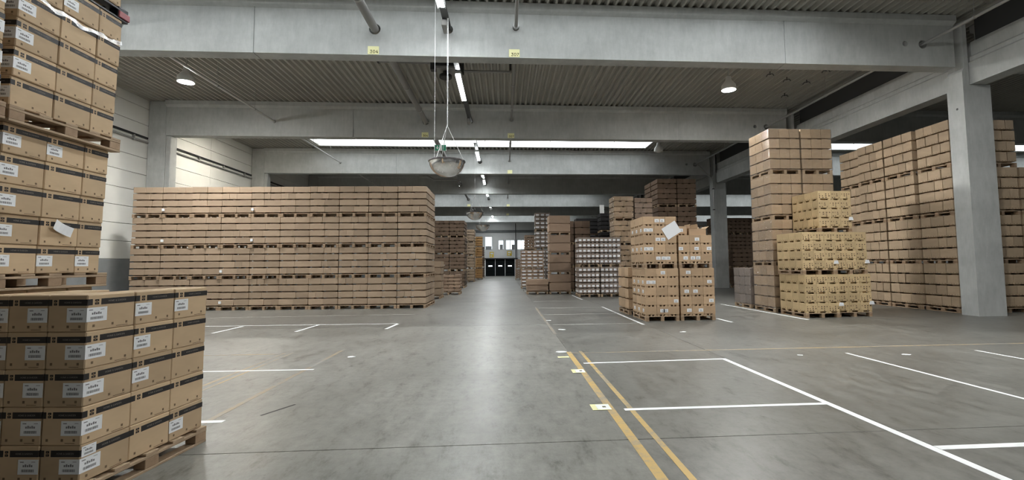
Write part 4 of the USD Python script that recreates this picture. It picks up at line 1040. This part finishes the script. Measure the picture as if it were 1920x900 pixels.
tower('wrapped_load', 'the pale wrapped stack above the grey labelled stack, right column', 7.2, 25.35, 1.0, 1.15, 4, 4, 0.293, 2, 2, 'card_far', film=True, seams=3)
tower('carton_load', 'the tall dark stack left of the third pillar, left column', 8.92, 26.65, 1.14, 1.2, 4, 5, 0.300, 3, 3, 'card_brown', seams=2)
tower('carton_load', 'the tall dark stack left of the third pillar, right column', 10.1, 26.65, 1.14, 1.2, 4, 5, 0.300, 3, 2, 'card_brown', seams=2)
tower('carton_load', 'the tall dark stack left of the third pillar, rear column', 8.92, 27.95, 1.14, 1.2, 4, 5, 0.300, 3, 3, 'card_brown', seams=2)
tower('carton_load', 'the brown stack just right of the big carton column', 3.78, 28.6, 0.48, 1.1, 3, 3, 0.43, 1, 2, 'card_brown')
tower('carton_load', 'the brown stack showing over the left of the grey labelled stack', 4.32, 28.6, 0.95, 1.1, 3, 3, 0.43, 2, 2, 'card_brown')
tower('dark_load', 'the black wrapped stack over the grey labelled stack', 5.05, 32.6, 1.65, 1.1, 4, 4, 0.267, 2, 2, 'card_dark')
tower('dark_load', 'the dark stack right of the black wrapped stack', 6.45, 30.9, 0.95, 1.1, 4, 4, 0.278, 2, 2, 'card_dark')
mb = MB(); mb.cbox(6.40, 31.0, 5.06, 6.70, 31.05, 5.62, 0.004); mesh('cardboard_sheet', mb, 'lamp_white', label='upright cream cardboard sheet on the dark stack', cat='cardboard')
tower('carton_load', 'the white-labelled stack left of the big carton column', 1.15, 32.8, 1.6, 1.1, 2, 5, 0.235, 4, 2, 'card_far', label_side=True, stuff=True)
tower('carton_load', 'the tall dark white-labelled stack behind the big carton column', 2.33, 35.2, 1.15, 1.1, 4, 4, 0.31, 3, 2, 'card_grey', label_side=True, stuff=True)
tower('carton_load', 'the narrow brown stack near the end wall windows', 1.72, 40.2, 0.95, 1.1, 3, 5, 0.25, 3, 2, 'card_far', stuff=True)
tower('carton_load', 'the pale stack at the far right end of the aisle', 1.25, 53.8, 1.1, 1.1, 2, 4, 0.25, 3, 2, 'card_far', stuff=True)
tower('carton_load', 'the dark white-labelled stack right of the third pillar', 13.3, 33.0, 1.1, 1.1, 3, 5, 0.26, 4, 2, 'card_brown', label_side=True, stuff=True)
for i, x in enumerate((16.0, 17.15, 18.3, 19.45)):
    tower('carton_load', f'the {ORD[i]} dark column seen between third pillar and wrapped stack', x, 35.0 + 0.1*i, 1.1, 1.1, 4, 4, 0.283, 3, 2, 'card_brown', stuff=True)
tower('carton_load', 'the dark stack behind the pillar gap', 15.3, 30.0, 1.1, 1.1, 2, 4, 0.283, 3, 2, 'card_brown', stuff=True)

# ---- stacks farther back, left of the aisle
for cn, x in (('left', -5.15), ('right', -4.03)):
    tower('carton_load', f'the dark double stack beyond the left row, {cn} column', x, 34.8, 1.1, 1.15, 4, 4, 0.272, 2, 2, 'card_brown', seams=3)
tower('carton_load', 'the dark double stack beyond the left row, rear column', -4.03, 36.1, 1.1, 1.15, 4, 4, 0.272, 2, 2, 'card_brown', seams=3)
tower('carton_load', 'the low pallet at the corner of the left row', -3.86, 27.1, 1.34, 1.15, 1, 5, 0.196, 4, 3, 'card_far')
tower('carton_load', 'the small stack just behind the aisle end of the left row', -4.25, 23.9, 1.08, 1.15, 1, 5, 0.345, 3, 3, 'card_row')
for i in range(2):
    tower('carton_load', f'the {("nearer", "farther")[i]} brown stack left of the orange stack', -4.15, 47.3+1.25*i, 1.12, 1.15, 4, 4, 0.29, 2, 2, 'card_row', stuff=True)
tower('carton_load', 'the orange-brown stack at the far left of the aisle', -3.72, 55.2, 1.12, 1.15, 4, 4, 0.275, 2, 2, 'card_orange', stuff=True)
tower('carton_load', 'the dark stack beside the dock doors', -3.75, 61.8, 1.1, 1.15, 3, 4, 0.3, 2, 2, 'card_brown', stuff=True)
